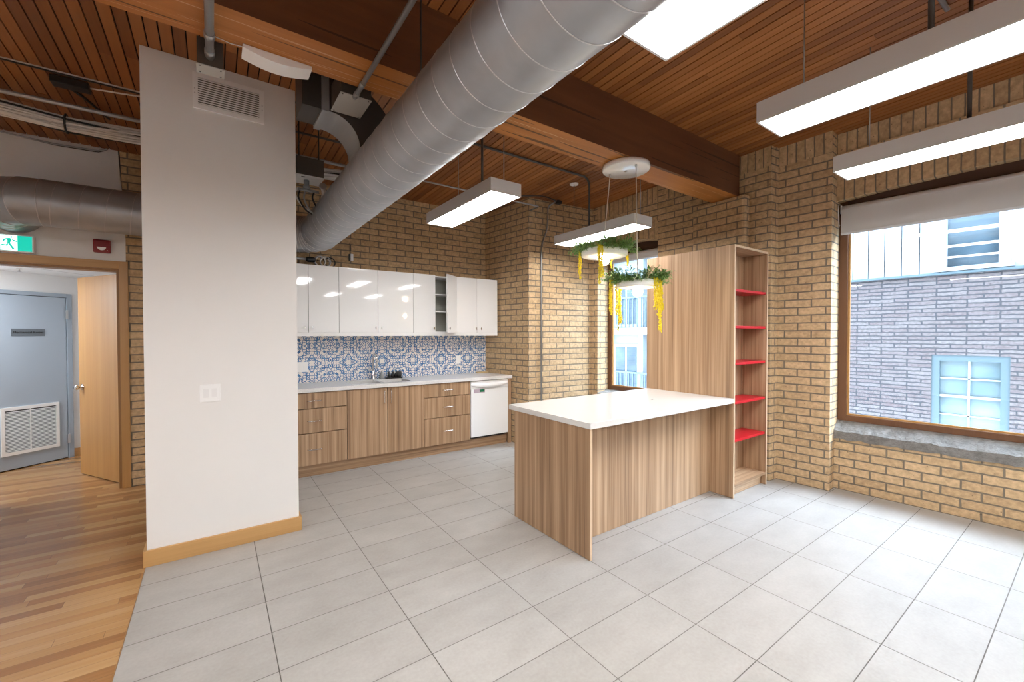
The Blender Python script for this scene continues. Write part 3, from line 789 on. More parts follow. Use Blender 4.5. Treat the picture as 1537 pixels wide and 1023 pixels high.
# rectangular branch duct turning down into the round duct
rd = thing('rectangular_duct', 'grey rectangular sheet metal elbow dropping into the round duct', 'duct', (.41, 1.74, 2.80))
b = MB(); N = 14; ri, ro = .195, .47
inn = [(ri * math.sin(PI / 2 * i / N), ri * math.cos(PI / 2 * i / N)) for i in range(N + 1)]
out = [(ro * math.sin(PI / 2 * i / N), ro * math.cos(PI / 2 * i / N)) for i in range(N + 1)]
b.mat = 0
for i in range(N):
    p, q = inn[i], inn[i + 1]; P_, Q_ = out[i], out[i + 1]
    b.mat = 0; b.poly([(p[0], 0, p[1]), (q[0], 0, q[1]), (q[0], .30, q[1]), (p[0], .30, p[1])])
    b.mat = 1
    b.poly([(P_[0], 0, P_[1]), (Q_[0], 0, Q_[1]), (Q_[0], .30, Q_[1]), (P_[0], .30, P_[1])])
    for yy in (0, .30): b.poly([(p[0], yy, p[1]), (q[0], yy, q[1]), (Q_[0], yy, Q_[1]), (P_[0], yy, P_[1])])
b.build('elbow', [M['galv_dull'], M['sheet_dark']], rd)
b = MB(); b.box(-.045, -.002, -.006, .306, ri - .006, ro + .006); b.build('flange', M['galv_dull'], rd)
b = MB(); b.box(-.16, -.046, .02, .28, ri + .01, ro + .10); b.build('plenum', M['sheet_dark'], rd)

# ------------------------------------------------------------------ round spiral duct
DX, DZ, DR, DY = .725, 2.632, .193, 3.937
du = thing('spiral_duct', 'huge round galvanised spiral duct crossing the room under the beam and turning left', 'duct', (DX, DY, DZ))
def tube_run(p0, p1, r, n=64, m=2):
    b = MB(); b.tube([Vector(p0).lerp(Vector(p1), i / m) for i in range(m + 1)], r, n, cap=False); return b
RB = .25
b = tube_run((0, -RB, 0), (0, -9.0, 0), DR); b.build('main_run', M['galv'], du)
pitch = .165
def helix(axis, L, sgn, off):
    pts = []; n = int(L / pitch * 40)
    for i in range(n + 1):
        s_ = L * i / n; a = 2 * PI * s_ / pitch
        c_, d_ = math.cos(a) * (DR + .0005), math.sin(a) * (DR + .0005)
        pts.append((c_, off - s_, d_) if axis == 'y' else (off - s_, c_, d_))
    return pts
b = MB(); b.tube(helix('y', 7.2, 1, -RB - .05), .0022, 5); b.build('spiral_seam', M['galv_bright'], du)
def elbow(b, c, u, v, R, r, gores=5, a1=PI / 2, n=56):
    """gored elbow, centre c, from c+u*R towards c+v*R"""
    c, u, v = Vector(c), Vector(u), Vector(v); w = u.cross(v)
    for g in range(gores):
        pr_ = []
        for k in (0, 1):
            a = a1 * (g + k) / gores; rad = u * math.cos(a) + v * math.sin(a)
            pr_.append([b.vert(c + rad * R + (rad * math.cos(2 * PI * i / n) + w * math.sin(2 * PI * i / n)) * r) for i in range(n)])
        b.smooth = True
        for i in range(n): b.face((pr_[0][i], pr_[0][(i + 1) % n], pr_[1][(i + 1) % n], pr_[1][i]))
def gore_rings(b, c, u, v, R, r, gores=5, a1=PI / 2):
    c, u, v = Vector(c), Vector(u), Vector(v); w = u.cross(v)
    for g in range(gores + 1):
        a = a1 * g / gores; rad = u * math.cos(a) + v * math.sin(a)
        b.tube([c + rad * R + (rad * math.cos(2 * PI * i / 48) + w * math.sin(2 * PI * i / 48)) * r for i in range(48)], .004, 5, closed=True)
b = MB(); elbow(b, (-RB, -RB, 0), (1, 0, 0), (0, 1, 0), RB, DR); e1 = b.build('elbow', M['galv'], du)
b = MB(); gore_rings(b, (-RB, -RB, 0), (1, 0, 0), (0, 1, 0), RB, DR); b.build('gore_seam', M['galv_bright'], e1)
XL = -2.11
b = tube_run((-RB, 0, 0), (XL, 0, 0), DR); b.build('branch_run', M['galv'], du)
b = MB(); b.tube(helix('x', XL * -1 - RB - .06, 1, -RB - .04), .0022, 5); b.build('spiral_seam', M['galv_bright'], du)
b = MB(); elbow(b, (XL, .28, 0), (0, -1, 0), (-1, 0, 0), .28, DR, 4); e2 = b.build('elbow', M['galv'], du)
b = MB(); gore_rings(b, (XL, .28, 0), (0, -1, 0), (-1, 0, 0), .28, DR, 4); b.build('gore_seam', M['galv_bright'], e2)
b = tube_run((XL - .28, .28, 0), (XL - .28, .482, 0), DR); b.build('wall_stub', M['galv'], du)
for yy in (.98, -1.8):
    b = MB(); b.cyl((0, yy - DY, DR), (0, yy - DY, cz(yy) - DZ - .002), .006, 8); b.build('hanger_rod', M['dark_metal'], du)

# ------------------------------------------------------------------ kitchen run (local x along the wall, local -y towards the room)
def KT(name, label, cat, u, v=0., z=0., group=None): return thing(name, label, cat, K(u, v, z), TH, group)
bs = KT('tile_backsplash', 'blue and white patterned tile backsplash between counter and white wall cabinets', 'backsplash', 0)
b = MB(); u0, u1, z0, z1 = .05, 3.143, .9525, 1.60
b.box(u0, u1, -.009, -.001, z0, z1); nb = len(b.v)
b.build('backing', M['white_matt'], bs)
b = MB(); b.poly([(u0, -.0095, z0), (u1, -.0095, z0), (u1, -.0095, z1), (u0, -.0095, z1)], [(u0 + .11, z0 + .08), (u1 + .11, z0 + .08), (u1 + .11, z1 + .08), (u0 + .11, z1 + .08)])
b.build('patterned_tile', M['azulejo'], bs, recalc=False)

def plate(label, u, z, w, h, gang, name='wall_outlet', cat='outlet'):
    t = KT(name, label, cat, u, .0100, z)
    b = MB(); b.box(-w / 2, w / 2, -.006, 0, -h / 2, h / 2, .002); b.build('cover_plate', M['white_plastic'], t)
    for i in range(gang):
        x_ = (i - (gang - 1) / 2) * .046
        b = MB(); b.box(x_ - .017, x_ + .017, -.0085, -.0062, -.034, .034, .001); b.build('insert', M['vent_white'], t)
plate('wide white two gang plate on the blue tiles at the column end', .63, 1.143, .118, .118, 2)
plate('narrow white outlet plate on the blue tiles near the brick corner', 2.68, 1.160, .074, .118, 1)

# worktop with two sink cut-outs
wt = KT('worktop', 'pale speckled stone worktop along the kitchen wall', 'worktop', 0)
b = MB(); za, zb_ = .910, .952
b.box(.05, 1.085, -.62, -.012, za, zb_, .003); b.prism([(1.785, -.62), (3.216, -.62), (3.138, -.012), (1.785, -.012)], 'z', za, zb_)
b.box(1.085, 1.785, -.62, -.49, za, zb_); b.box(1.085, 1.785, -.13, -.012, za, zb_); b.box(1.415, 1.455, -.49, -.13, za, zb_)
wt_ = b.build('slab', M['quartz2'], wt)
sk = KT('kitchen_sink', 'double bowl stainless steel sink set in the worktop', 'sink', 0)
for xa, xb in ((1.085, 1.415), (1.455, 1.785)):
    b = MB(); y0, y1 = -.49, -.13; zt_, zb2 = .9095, .74; i = .006
    b.poly([(xa, y0, zt_), (xb, y0, zt_), (xb - .02, y0 + .02, zb2), (xa + .02, y0 + .02, zb2)])
    b.poly([(xa, y1, zt_), (xb, y1, zt_), (xb - .02, y1 - .02, zb2), (xa + .02, y1 - .02, zb2)])
    b.poly([(xa, y0, zt_), (xa, y1, zt_), (xa + .02, y1 - .02, zb2), (xa + .02, y0 + .02, zb2)])
    b.poly([(xb, y0, zt_), (xb, y1, zt_), (xb - .02, y1 - .02, zb2), (xb - .02, y0 + .02, zb2)])
    b.poly([(xa + .02, y0 + .02, zb2), (xb - .02, y0 + .02, zb2), (xb - .02, y1 - .02, zb2), (xa + .02, y1 - .02, zb2)])
    bo = b.build('bowl', M['steel'], sk)
    b = MB(); b.lathe([(.045, .741), (.045, .744), (.03, .742), (0, .742)], ((xa + xb) / 2, -.31, 0), 18); b.build('drain', M['chrome'], bo)
fc = KT('kitchen_faucet', 'tall chrome gooseneck faucet behind the double sink', 'faucet', 1.437, .072, .9525)
b = MB(); b.lathe([(.026, 0), (.026, .012), (.019, .02), (.019, .095), (.014, .11), (.012, .12)], n=20); b.build('faucet_base', M['chrome'], fc)
b = MB(); pts = [(0, 0, .10), (0, 0, .255)] + [(0, -.075 + .075 * math.cos(a), .255 + .075 * math.sin(a)) for a in [PI * i / 12 for i in range(1, 12)]] + [(0, -.15, .235)]
b.tube(pts, .0105, 12); b.build('gooseneck', M['chrome'], fc)
b = MB(); b.lathe([(.012, .235), (.015, .22), (.016, .165), (.012, .155), (0, .155)], (0, -.15, 0), 16); b.build('spray_head', M['steel'], fc)
b = MB(); b.tube([(.018, 0, .075), (.045, 0, .085), (.085, -.01, .12)], [.008, .007, .005], 8); b.build('lever_handle', M['chrome'], fc)
sd = KT('soap_dispenser', 'short grey soap dispenser just right of the chrome faucet', 'dispenser', 1.545, .075, .9525)
b = MB(); b.lathe([(.024, 0), (.026, .01), (.026, .065), (.014, .078), (.008, .082), (.008, .105)], n=18); b.build('bottle', M['galv_dull'], sd)
b = MB(); b.tube([(0, 0, .10), (0, -.012, .112), (0, -.05, .108)], .006, 8); b.build('pump_spout', M['steel'], sd)
ct = KT('sink_caddy', 'black tray of dish brushes on the sink edge behind the right bowl', 'caddy', 1.70, .075, .9525)
b = MB(); b.box(-.105, .105, -.05, .045, 0, .012, .003); b.build('tray', M['black'], ct)
b = MB(); b.lathe([(.034, .0125), (.038, .06), (.036, .085), (.028, .085), (.028, .02), (0, .02)], (.07, 0, 0), 18); b.build('cup', M['dark_metal'], ct)
for k, (x_, tl) in enumerate(((-.05, -.02), (-.015, .012), (.02, .03))):
    b = MB(); b.tube([(x_, 0, .014), (x_ + tl * .4, .004, .05), (x_ + tl, .0, .088)], [.018, .020, .012], 10); b.build('brush', M['black'], ct)
of = tag(part('wood_offcut', M['bark_tan'], None, (-.085, .085, -.03, .03, 0, .017), bev=.002), 'thin tan wood offcut lying on the worktop in the brick corner', 'offcut')
of.location = K(3.05, .055, .9525); of.rotation_euler = (0, 0, TH - .15)

# base cabinets
def bar_handle(b, x, z, w, vertical=False, y=-.60):
    n = 10; pts = []
    for i in range(n + 1):
        s_ = (i / n - .5) * w; d = -.028 * min(1, 2.6 * math.sin(PI * i / n) ** .6 if 0 < i < n else 0)
        pts.append((x, y + d, z + s_) if vertical else (x + s_, y + d, z))
    b.tube(pts, .0048, 8)
def carcass(t, w, z0=.125, z1=.908, d=.575, mat='lam'):
    b = MB(); e = .016
    b.box(.0005, e, -d, -.012, z0, z1); b.box(w - e, w - .0005, -d, -.012, z0, z1); b.box(e, w - e, -d, -.012, z0, z0 + e); b.box(e, w - e, -.02, -.012, z0 + e, z1)
    return b.build('carcass', M[mat], t)
def drawer_base(u, w, label):
    t = KT('drawer_cabinet', label, 'cabinet', u)
    carcass(t, w)
    for z0, z1 in ((.738, .902), (.475, .730), (.127, .467)):
        b = MB(); b.box(.003, w - .003, -.60, -.577, z0, z1, .0015); dr = b.build('drawer_front', M['lam'], t)
        b = MB(); bar_handle(b, w / 2, (z0 + z1) / 2 - (.0 if z1 > .5 else -.0), .145); b.build('handle', M['chrome'], dr)
drawer_base(.327, .666, 'walnut three drawer base cabinet half hidden by the white column')
drawer_base(1.905, .650, 'walnut three drawer base cabinet left of the white dishwasher')
t = KT('sink_cabinet', 'walnut two door base cabinet under the sink', 'cabinet', .993)
carcass(t, .912)
for x0, x1, hx in ((.003, .4525, .415), (.4575, .909, .495)):
    b = MB(); b.box(x0, x1, -.60, -.577, .127, .902, .0015); dr = b.build('cabinet_door', M['lam'], t)
    b = MB(); bar_handle(b, hx, .795, .16, True); b.build('handle', M['chrome'], dr)
ep = tag(part('filler_panel', M['lam'], None, (0, .050, -.60, -.565, 0, .909), bev=.0015), 'narrow walnut filler strip between dishwasher and brick wall', 'panel')
ep.location = K(3.160); ep.rotation_euler = (0, 0, TH)
tk = tag(part('toe_kick', M['lam_x'], None, (0, 3.10, -.56, -.54, 0, .124)), 'long walnut toe kick under the base cabinets', 'plinth')
tk.location = K(.055); tk.rotation_euler = (0, 0, TH)

dw = KT('dishwasher', 'white built-in dishwasher at the right end of the base cabinets', 'dishwasher', 2.560)
W_ = .597
part('tub', M['dark_metal'], dw, (.004, W_ - .004, -.56, -.03, .135, .905))
part('kick_plate', M['black'], dw, (.004, W_ - .004, -.575, -.5605, .126, .150))
b = MB(); b.box(.003, W_ - .003, -.605, -.5605, .152, .790, .006); b.box(.003, W_ - .003, -.598, -.5605, .7905, .899, .005); b.build('door_panel', M['white_plastic'], dw)
b = MB(); n = 20; top, bot = [], []
rows = []
for i in range(n + 1):
    s_ = i / n; x_ = .012 + s_ * (W_ - .024); sagz = .034 * (1 - (2 * s_ - 1) ** 2); bul = .030 * (1 - (2 * s_ - 1) ** 4)
    zt_, zl = .872, .838 - sagz
    rows.append([b.vert(p) for p in ((x_, -.599, zt_), (x_, -.604 - bul * .75, zt_ - .012), (x_, -.606 - bul, (zt_ + zl) / 2), (x_, -.604 - bul * .8, zl + .004), (x_, -.600, zl - .004))])
b.smooth = True
for A, B in zip(rows, rows[1:]):
    for k in range(4): b.face((A[k], B[k], B[k + 1], A[k + 1]))
b.build('handle_lip', M['white_plastic'], dw)
st_ = part('control_label', M['sticker'], dw, (.045, .215, -.6068, -.6055, .742, .790))
part('display', M['sticker_green'], st_, (.135, .210, -.6078, -.6069, .752, .786))

# wall cabinets
def knob(b, x, z, y): b.tube([(x, y, z), (x, y - .018, z)], .005, 8); b.box(x - .006, x + .006, y - .024, y - .0181, z - .017, z + .017, .002)
AJ = 40
def upper(u, w, split, kn, label, ajar=None):
    t = KT('wall_cabinet', label, 'cabinet', u)
    z0, z1, d, e = 1.548, 2.305, .30, .016
    b = MB(); b.box(.0005, e, -d, -.012, z0, z1); b.box(w - e, w - .0005, -d, -.012, z0, z1)
    b.box(e, w - e, -d, -.012, z0, z0 + e); b.box(e, w - e, -d, -.012, z1 - e, z1); b.build('carcass', M['white_matt'], t)
    part('back_panel', M['grey_melamine'], t, (e, w - e, -.02, -.012, z0 + e, z1 - e))
    if ajar is not None:
        for zz in (1.825, 2.052): part('shelf', M['white_matt'], t, (e, w - e, -d + .01, -.0205, zz, zz + .016))
    for i, (x0, x1, kx) in enumerate(((.002, split - .002, kn[0]), (split + .002, w - .002, kn[1]))):
        zd0, zd1 = z0 + .002, z1 + .008
        if ajar == i:      # hinged on its right edge, swung a little into the room
            wd = x1 - x0
            b = MB(); b.box(-wd, 0, -.019, 0, zd0, zd1, .001); dr = b.build('cabinet_door', M['white_gloss'], t)
            dr.location = (x1, -d - .0005, 0); dr.rotation_euler = (0, 0, math.radians(AJ))
            b = MB(); knob(b, kx - x1, 1.606, -.019); b.build('knob', M['chrome'], dr)
        else:
            b = MB(); b.box(x0, x1, -d - .0195, -d - .0005, zd0, zd1, .001); dr = b.build('cabinet_door', M['white_gloss'], t)
            b = MB(); knob(b, kx, 1.606, -d - .0195); b.build('knob', M['chrome'], dr)
upper(.325, .651, .326, (.286, .362), 'glossy white wall cabinet nearest the white column')
upper(.976, .904, .452, (.420, .492), 'widest glossy white wall cabinet over the sink faucet')
upper(1.880, .619, .308, (.284, .345), 'glossy white wall cabinet with its right door ajar showing shelves', ajar=1)
upper(2.499, .661, .319, (.303, .379), 'glossy white wall cabinet at the brick corner end')
lr = tag(part('light_rail', M['white_matt'], None, (0, 2.835, -.318, -.298, 1.507, 1.5475), bev=.001), 'long white light rail under the wall cabinets', 'valance')
lr.location = K(.325); lr.rotation_euler = (0, 0, TH)

# ------------------------------------------------------------------ island and bookcase
isl = thing('kitchen_island', 'walnut island base with a recessed front panel', 'island', (1.822, .757, 0))
part('end_panel', M['lam'], isl, (0, .020, .001, .870, .003, .8905))
part('end_edge', M['lam_edge'], isl, (0, .020, -.0005, .0008, .003, .8905))
part('front_panel', M['lam'], isl, (.0205, 1.864, .228, .246, .003, .8905))
part('back_panel', M['lam'], isl, (.0205, 1.864, .845, .865, .003, .8905))
ic = tag(part('island_countertop', M['quartz'], None, (-.905, .960, -.477, .477, -.0205, .0205), bev=.003), 'thick white quartz island countertop', 'countertop')
ic.location = (1.822 + .898 - .001, .747 + .477, .9115)
b = MB(); b.lathe([(.011, .9322), (.011, .9355), (.006, .937), (0, .937)], n=14)
gm = tag(b.build('grommet_cap', M['steel']), 'tiny metal cap on top of the white island countertop', 'cap'); gm.location = (3.02, 1.15, 0)

bk = thing('bookcase', 'tall walnut bookcase with red shelves at the island end', 'bookcase', (3.687, .757, 0))
BH, BW = 2.352, .660
part('side_panel', M['lam'], bk, (0, .020, .001, .960, .004, BH))
part('side_edge', M['lam_edge'], bk, (0, .020, -.0008, .0008, .004, BH))
part('side_panel', M['lam'], bk, (BW - .020, BW, .001, .235, .004, BH - .022))
part('side_edge', M['lam_edge'], bk, (BW - .020, BW, -.0008, .0008, .004, BH - .022))
part('top_panel', M['lam_x'], bk, (.0205, BW, .001, .235, BH - .021, BH))
part('top_edge', M['lam_edge'], bk, (.0205, BW, -.0008, .0008, BH - .021, BH))
part('bottom_panel', M['lam_x'], bk, (.0205, BW - .0205, .003, .235, .105, .128))
part('toe_kick', M['lam_x'], bk, (.0205, BW - .0205, .045, .060, .004, .1045))
part('back_panel', M['lam'], bk, (.0205, BW - .0205, .2355, .248, .004, BH - .0215))
part('rear_panel', M['lam'], bk, (.0205, .60, .945, .960, .004, BH))
for zc in (1.935, 1.592, 1.248, .882, .527):
    b = MB(); b.box(.0205, BW - .0205, .012, .235, zc - .012, zc + .012, .002); b.build('shelf', M['red'], bk)

# ------------------------------------------------------------------ linear suspended lights
def linear_light(x0, x1, ya, yb, label, group=None, rods=(), feed=None, zb_=2.66, h=.107, disc=None):
    t = thing('linear_pendant_light', label, 'ceiling light', ((x0 + x1) / 2, (ya + yb) / 2, zb_), 0, group)
    w, L = (x1 - x0) / 2, (yb - ya) / 2
    b = MB(); e = .010
    b.box(-w, -w + e, -L, L, 0, h); b.box(w - e, w, -L, L, 0, h); b.box(-w + e, w - e, -L, -L + e, 0, h); b.box(-w + e, w - e, L - e, L, 0, h); b.box(-w + e, w - e, -L + e, L - e, h - e, h)
    b.build('housing', M['fixture'], t)
    part('diffuser', M['led'], t, (-w + e, w - e, -L + e, L - e, .004, .012))
    cy = (ya + yb) / 2
    for k, ry in enumerate(rods):
        b = MB(); b.cyl((0, ry - cy, h), (0, ry - cy, cz(ry) - zb_ - .001), .0035, 8); b.build('suspension_rod', M['conduit'], t)
        if disc == k:
            b = MB(); zc = cz(ry) - zb_; b.lathe([(.0036, zc - .022), (.05, zc - .018), (.055, zc - .008), (.055, zc - .002)], (0, ry - cy, 0), 20); b.build('ceiling_rose', M['white_plastic'], t)
    if feed is not None:
        b = MB(); b.cyl((0, feed - cy, h), (0, feed - cy, cz(feed) - zb_ - .001), .011, 10); b.build('feed_tube', M['conduit_dark'], t)
    return t
linear_light(1.565, 1.862, 1.585, 2.813, 'suspended linear light hanging before the white wall cabinets', rods=(1.62, 2.40), feed=1.96)
linear_light(3.298, 3.588, 1.580, 2.830, 'suspended linear light above the planter lamps near the narrow window', rods=(1.62, 2.62), disc=1)
RY = (-1.375, -.130)
linear_light(2.165, 2.452, *RY, 'suspended linear light nearest the round duct on the right side', rods=(-.30, -1.2), feed=-.78)
linear_light(3.332, 3.608, -1.35, -.105, 'suspended linear light beside the large window', rods=(-.27, -1.2), feed=-.74)
linear_light(1.030, 1.318, -1.405, -.160, 'suspended linear light at the top edge partly behind the round duct', rods=(-.35, -1.2))
added_lights = [(-.10, -.765), (-1.235, -.765), (-2.55, 1.9), (-2.55, -.765)] + [(x_, -3.7) for x_ in (-2.4, -1.235, -.10, 1.174, 2.31, 3.47)]  # unseen fixtures added to light the room and reflect in the glossy cabinets
for x_, y_ in added_lights:
    linear_light(x_ - .145, x_ + .145, y_ - .62, y_ + .62, 'added unseen linear light filling the room from the camera side', 'added lights on the camera side', rods=(y_ - .4, y_ + .4))

# ------------------------------------------------------------------ hanging planter lamps
cn = thing('ceiling_canopy', 'round white canopy under the beam carrying the two planter lamps', 'canopy', (2.756, 1.24, 2.965))
b = MB(); b.lathe([(0, 0), (.196, 0), (.205, .006), (.205, .040), (.196, .044), (0, .044)], n=48); b.build('disc', M['white_gloss'], cn)
b = MB(); b.lathe([(.012, -.001), (.012, -.008), (.006, -.012), (0, -.012)], n=12); b.build('screw_cap', M['steel'], cn)
for hx, hy in ((-.05, .14), (-.04, -.14)):
    b = MB(); b.lathe([(.010, -.001), (.010, -.016), (.005, -.020), (.005, -.022)], (hx, hy, 0), 12); b.build('cord_grip', M['steel'], cn)
def blade(b, p, d, L, w):
    d = d.normalized(); s_ = d.cross(Vector((0, 0, 1)))
    if s_.length < 1e-3: s_ = Vector((1, 0, 0))
    s_.normalize(); dr = Vector((0, 0, -.35 * L))
    m = p + d * L * .55 + s_ * w; n_ = p + d * L * .55 - s_ * w; e_ = p + d * L + dr
    i = [b.vert(q) for q in (p, m, e_, n_)]; b.face(i)
def vine(t, x, y, ztop, L, r0, seed, spread=.016, n=None, rim=None):
    rr = random.Random(seed); b = MB(); n = n or int(L / .011)
    px, py = x, y; path = []
    if rim: path.append((rim[0], rim[1], rim[2]))
    for i in range(n + 1):
        f = i / n; px += rr.uniform(-.003, .003); py += rr.uniform(-.003, .003)
        path.append((px, py, ztop - L * f))
    b.tube(path, .0022, 5)
    for (qx, qy, qz) in path:
        for k in range(3):
            a = rr.uniform(0, 2 * PI); s_ = r0 * rr.uniform(.7, 1.25)
            c_ = Vector((qx + math.cos(a) * spread * rr.uniform(.1, .7), qy + math.sin(a) * spread * rr.uniform(.1, .7), qz + rr.uniform(-.006, .006)))
            vs = [b.vert(c_ + Vector(o_) * s_) for o_ in ((1, 0, 0), (-1, 0, 0), (0, 1, 0), (0, -1, 0), (0, 0, 1.5), (0, 0, -1.7))]
            for q in ((0, 2, 4), (2, 1, 4), (1, 3, 4), (3, 0, 4), (2, 0, 5), (1, 2, 5), (3, 1, 5), (0, 3, 5)): b.face([vs[j] for j in q])
    return b.build('hanging_vine', M['vine'], t)
def planter(loc, R, hole, label, vines, seed, fern_bias):
    t = thing('planter_lamp', label, 'lamp', loc)
    hz = .058
    b = MB(); b.lathe([(R * .55, .004), (R * .93, .0), (R, .006), (R * 1.01, hz - .004), (R * .985, hz), (R * .95, hz), (R * .93, hz - .02), (R * .2, hz - .02), (.02, hz + .01)], n=56)
    b.build('shade', M['shade'], t)
    b = MB(); b.lathe([(R * .55, .0045), (R * .45, .022), (.03, .028), (0, .028)], n=40); b.build('reflector', M['shade_in'], t)
    b = MB(); b.lathe([(0, -.080), (.020, -.075), (.038, -.058), (.045, -.036), (.038, -.012), (.022, .010), (.016, .027)], n=24); b.build('bulb', M['bulb'], t)
    b = MB(); b.lathe([(.030, hz - .01), (.030, hz + .02), (.012, hz + .035), (.008, hz + .06)], n=16); b.build('socket_cap', M['white_plastic'], t)
    h = Vector(hole) - Vector(loc)
    b = MB(); b.tube([(0, 0, hz + .055), (0, 0, hz + .12), h], .0042, 8); b.build('cord', M['cord'], t)
    rr = random.Random(seed); b = MB()
    for i in range(120):
        a = rr.uniform(0, 2 * PI); q = R * rr.uniform(.62, .98)
        dens = fern_bias(a)
        if rr.random() > dens: continue
        base = Vector((q * math.cos(a), q * math.sin(a), hz - .012))
        lean = Vector((math.cos(a), math.sin(a), rr.uniform(-.05, 1.3))); H_ = rr.uniform(.07, .145)
        stem = lean.normalized() * H_
        for k in range(16):
            f = .15 + .85 * k / 16; p = base + stem * f
            for sgn in (-1, 1):
                side = Vector((-math.sin(a), math.cos(a), 0)) * sgn
                d = side * .9 + lean * .55 + Vector((rr.uniform(-.4, .4), rr.uniform(-.4, .4), rr.uniform(-.2, .5)))
                blade(b, p, d, rr.uniform(.04, .07), .0045)
    b.build('fern_foliage', M['leaf'], t, recalc=False)
    for (a, q, L, r0, n) in vines:
        for k in range(n):
            aa = a + rr.uniform(-.09, .09); x_, y_ = R * q * math.cos(aa), R * q * math.sin(aa)
            vine(t, x_ * 1.04, y_ * 1.04, hz + .005, L * rr.uniform(.72, 1.0), r0, seed * 31 + int(a * 100) + k, rim=(x_ * .85, y_ * .85, hz + .012))
    return t
# direction angles: the camera sits towards -x -y
planter((2.655, 1.40, 2.225), .203, (2.706, 1.380, 2.945), 'higher left planter lamp with green fern and yellow vines',
        [(2.45, 1.06, .27, .0060, 2), (-2.55, 1.02, .36, .0062, 4), (-.60, 1.02, .17, .0062, 2), (.35, .9, .14, .005, 1)], 11, lambda a: .95)
planter((2.757, 1.115, 1.925), .180, (2.716, 1.100, 2.945), 'lower right planter lamp with green fern and yellow vines',
        [(2.55, 1.22, .30, .0058, 4), (1.75, .92, .44, .0050, 4), (2.1, .95, .33, .0050, 2), (-1.55, 1.03, .27, .0062, 3), (-1.2, 1.03, .34, .0062, 3), (-.60, 1.08, .44, .0066, 3)], 23, lambda a: 1.0)

# ------------------------------------------------------------------ pipes, cables and boxes under the ceiling
def bend(pts, r=.05, n=6):
    P = [Vector(p) for p in pts]; out = [P[0]]
    for a, c, e in zip(P, P[1:], P[2:]):
        d0, d1 = (a - c), (e - c); rr_ = min(r, d0.length * .45, d1.length * .45)
        p0, p1 = c + d0.normalized() * rr_, c + d1.normalized() * rr_
        for i in range(n + 1):
            f = i / n; out.append(p0 * (1 - f) ** 2 + c * 2 * f * (1 - f) + p1 * f * f)
    out.append(P[-1]); return out
conduit('conduit', bend([(-4.5, 3.30, 3.25), (1.3, 3.30, 3.25)]), .016, M['conduit'], 'straight grey conduit under the ceiling passing behind the white column')
conduit('conduit', bend([(.1, 2.97, 3.335), (.95, 2.97, 3.335), (1.02, 3.3, 3.335)]), .010, M['conduit_dark'], 'thin dark conduit right of the column above the grey control box')
conduit('conduit', bend([(1.0, 2.36, 3.385), (3.443, 2.36, 3.385), (3.443, 2.36, 2.768)], .11), .0125, M['conduit_dark'], 'conduit along the kitchen ceiling bending down into the linear light by the narrow window')
conduit('conduit', bend([(.95, 3.10, 3.20), (3.275, 3.10, 3.20), (3.275, 3.295, 3.20)], .04), .010, M['conduit'], 'thin conduit crossing above the wall cabinets to the brick corner')
conduit('conduit', bend([(3.455, 3.276, .03), (3.455, 3.276, 2.74), (3.56, 3.268, 3.0), (3.565, 3.268, 3.29), (3.64, 3.19, 3.352)], .08), .0105, M['conduit'], 'vertical conduit climbing the brick wall behind the island')
conduit('conduit', bend([(3.66, 3.17, 3.352), (3.38, 3.12, 3.362), (3.12, 3.06, 3.30), (2.8, 3.06, 3.24)], .12), .0085, M['conduit_dark'], 'dark flexible conduit arching from the ceiling box over the brick corner')
jb3 = tag(part('conduit_box', M['dark_metal'], None, (-.035, .035, -.03, .03, -.024, .022), bev=.005), 'little dark conduit box on the ceiling above the vertical wall conduit', 'electrical box'); jb3.location = (3.675, 3.17, 3.345)
conduit('conduit', [(2.75, -.63, cz(-.63) - .018), (3.42, -.648, cz(-.648) - .018)], .013, M['conduit'], 'blue grey conduit on the ceiling over the long linear lights')

def cable_run(name, label, strands, pts, spread, r, mats, seed, straps=(), cat='cables'):
    rr = random.Random(seed); t = thing(name, label, cat, pts[0]); o0 = Vector(pts[0])
    for k in range(strands):
        a = rr.uniform(0, 2 * PI); q = math.sqrt(rr.random()); ph = rr.uniform(0, 6)
        path = []
        n = 26
        for i in range(n + 1):
            f = i / n; s_ = f * (len(pts) - 1); j = min(int(s_), len(pts) - 2); g = s_ - j
            p = Vector(pts[j]).lerp(Vector(pts[j + 1]), g) - o0
            aa = a + .5 * math.sin(f * 7 + ph); qq = q * (1 + .18 * math.sin(f * 11 + ph * 2))
            path.append(p + Vector((0, math.cos(aa) * spread[0] * qq, math.sin(aa) * spread[1] * qq)))
        b = MB(); b.tube(path, r * rr.uniform(.8, 1.15), 7); b.build('cable', M[mats[k % len(mats)]], t)
    for sx in straps:
        b = MB(); c_ = None
        s_ = sx * (len(pts) - 1); j = min(int(s_), len(pts) - 2); p = Vector(pts[j]).lerp(Vector(pts[j + 1]), s_ - j) - o0
        b.tube([p + Vector((0, math.cos(a) * (spread[0] + .014), math.sin(a) * (spread[1] + .014))) for a in [2 * PI * i / 20 for i in range(20)]], .007, 6, closed=True)
        b.build('cable_strap', M['cable_black'], t)
    return t
cable_run('cable_bundle', 'thick bundle of white cables sagging under the ceiling left of the column', 36,
          [(-3.2, 3.46, 3.20), (-1.75, 3.46, 3.215), (-1.15, 3.46, 3.165), (-.65, 3.46, 3.17), (.0, 3.44, 3.20), (.62, 3.44, 3.17), (1.0, 3.45, 3.20)], (.05, .055), .0085, ['cable_white', 'cable_white', 'cable_white', 'cable_white', 'cable_black', 'cable_white', 'cable_white'], 5, straps=(.22, .335))
cable_run('ceiling_cables', 'few thin pale cables running close under the ceiling left of the column', 4,
          [(-3.2, 2.98, 3.34), (-.62, 2.98, 3.335), (-.3, 2.985, 3.34)], (.02, .016), .0055, ['cable_white', 'conduit', 'cable_black'], 8)
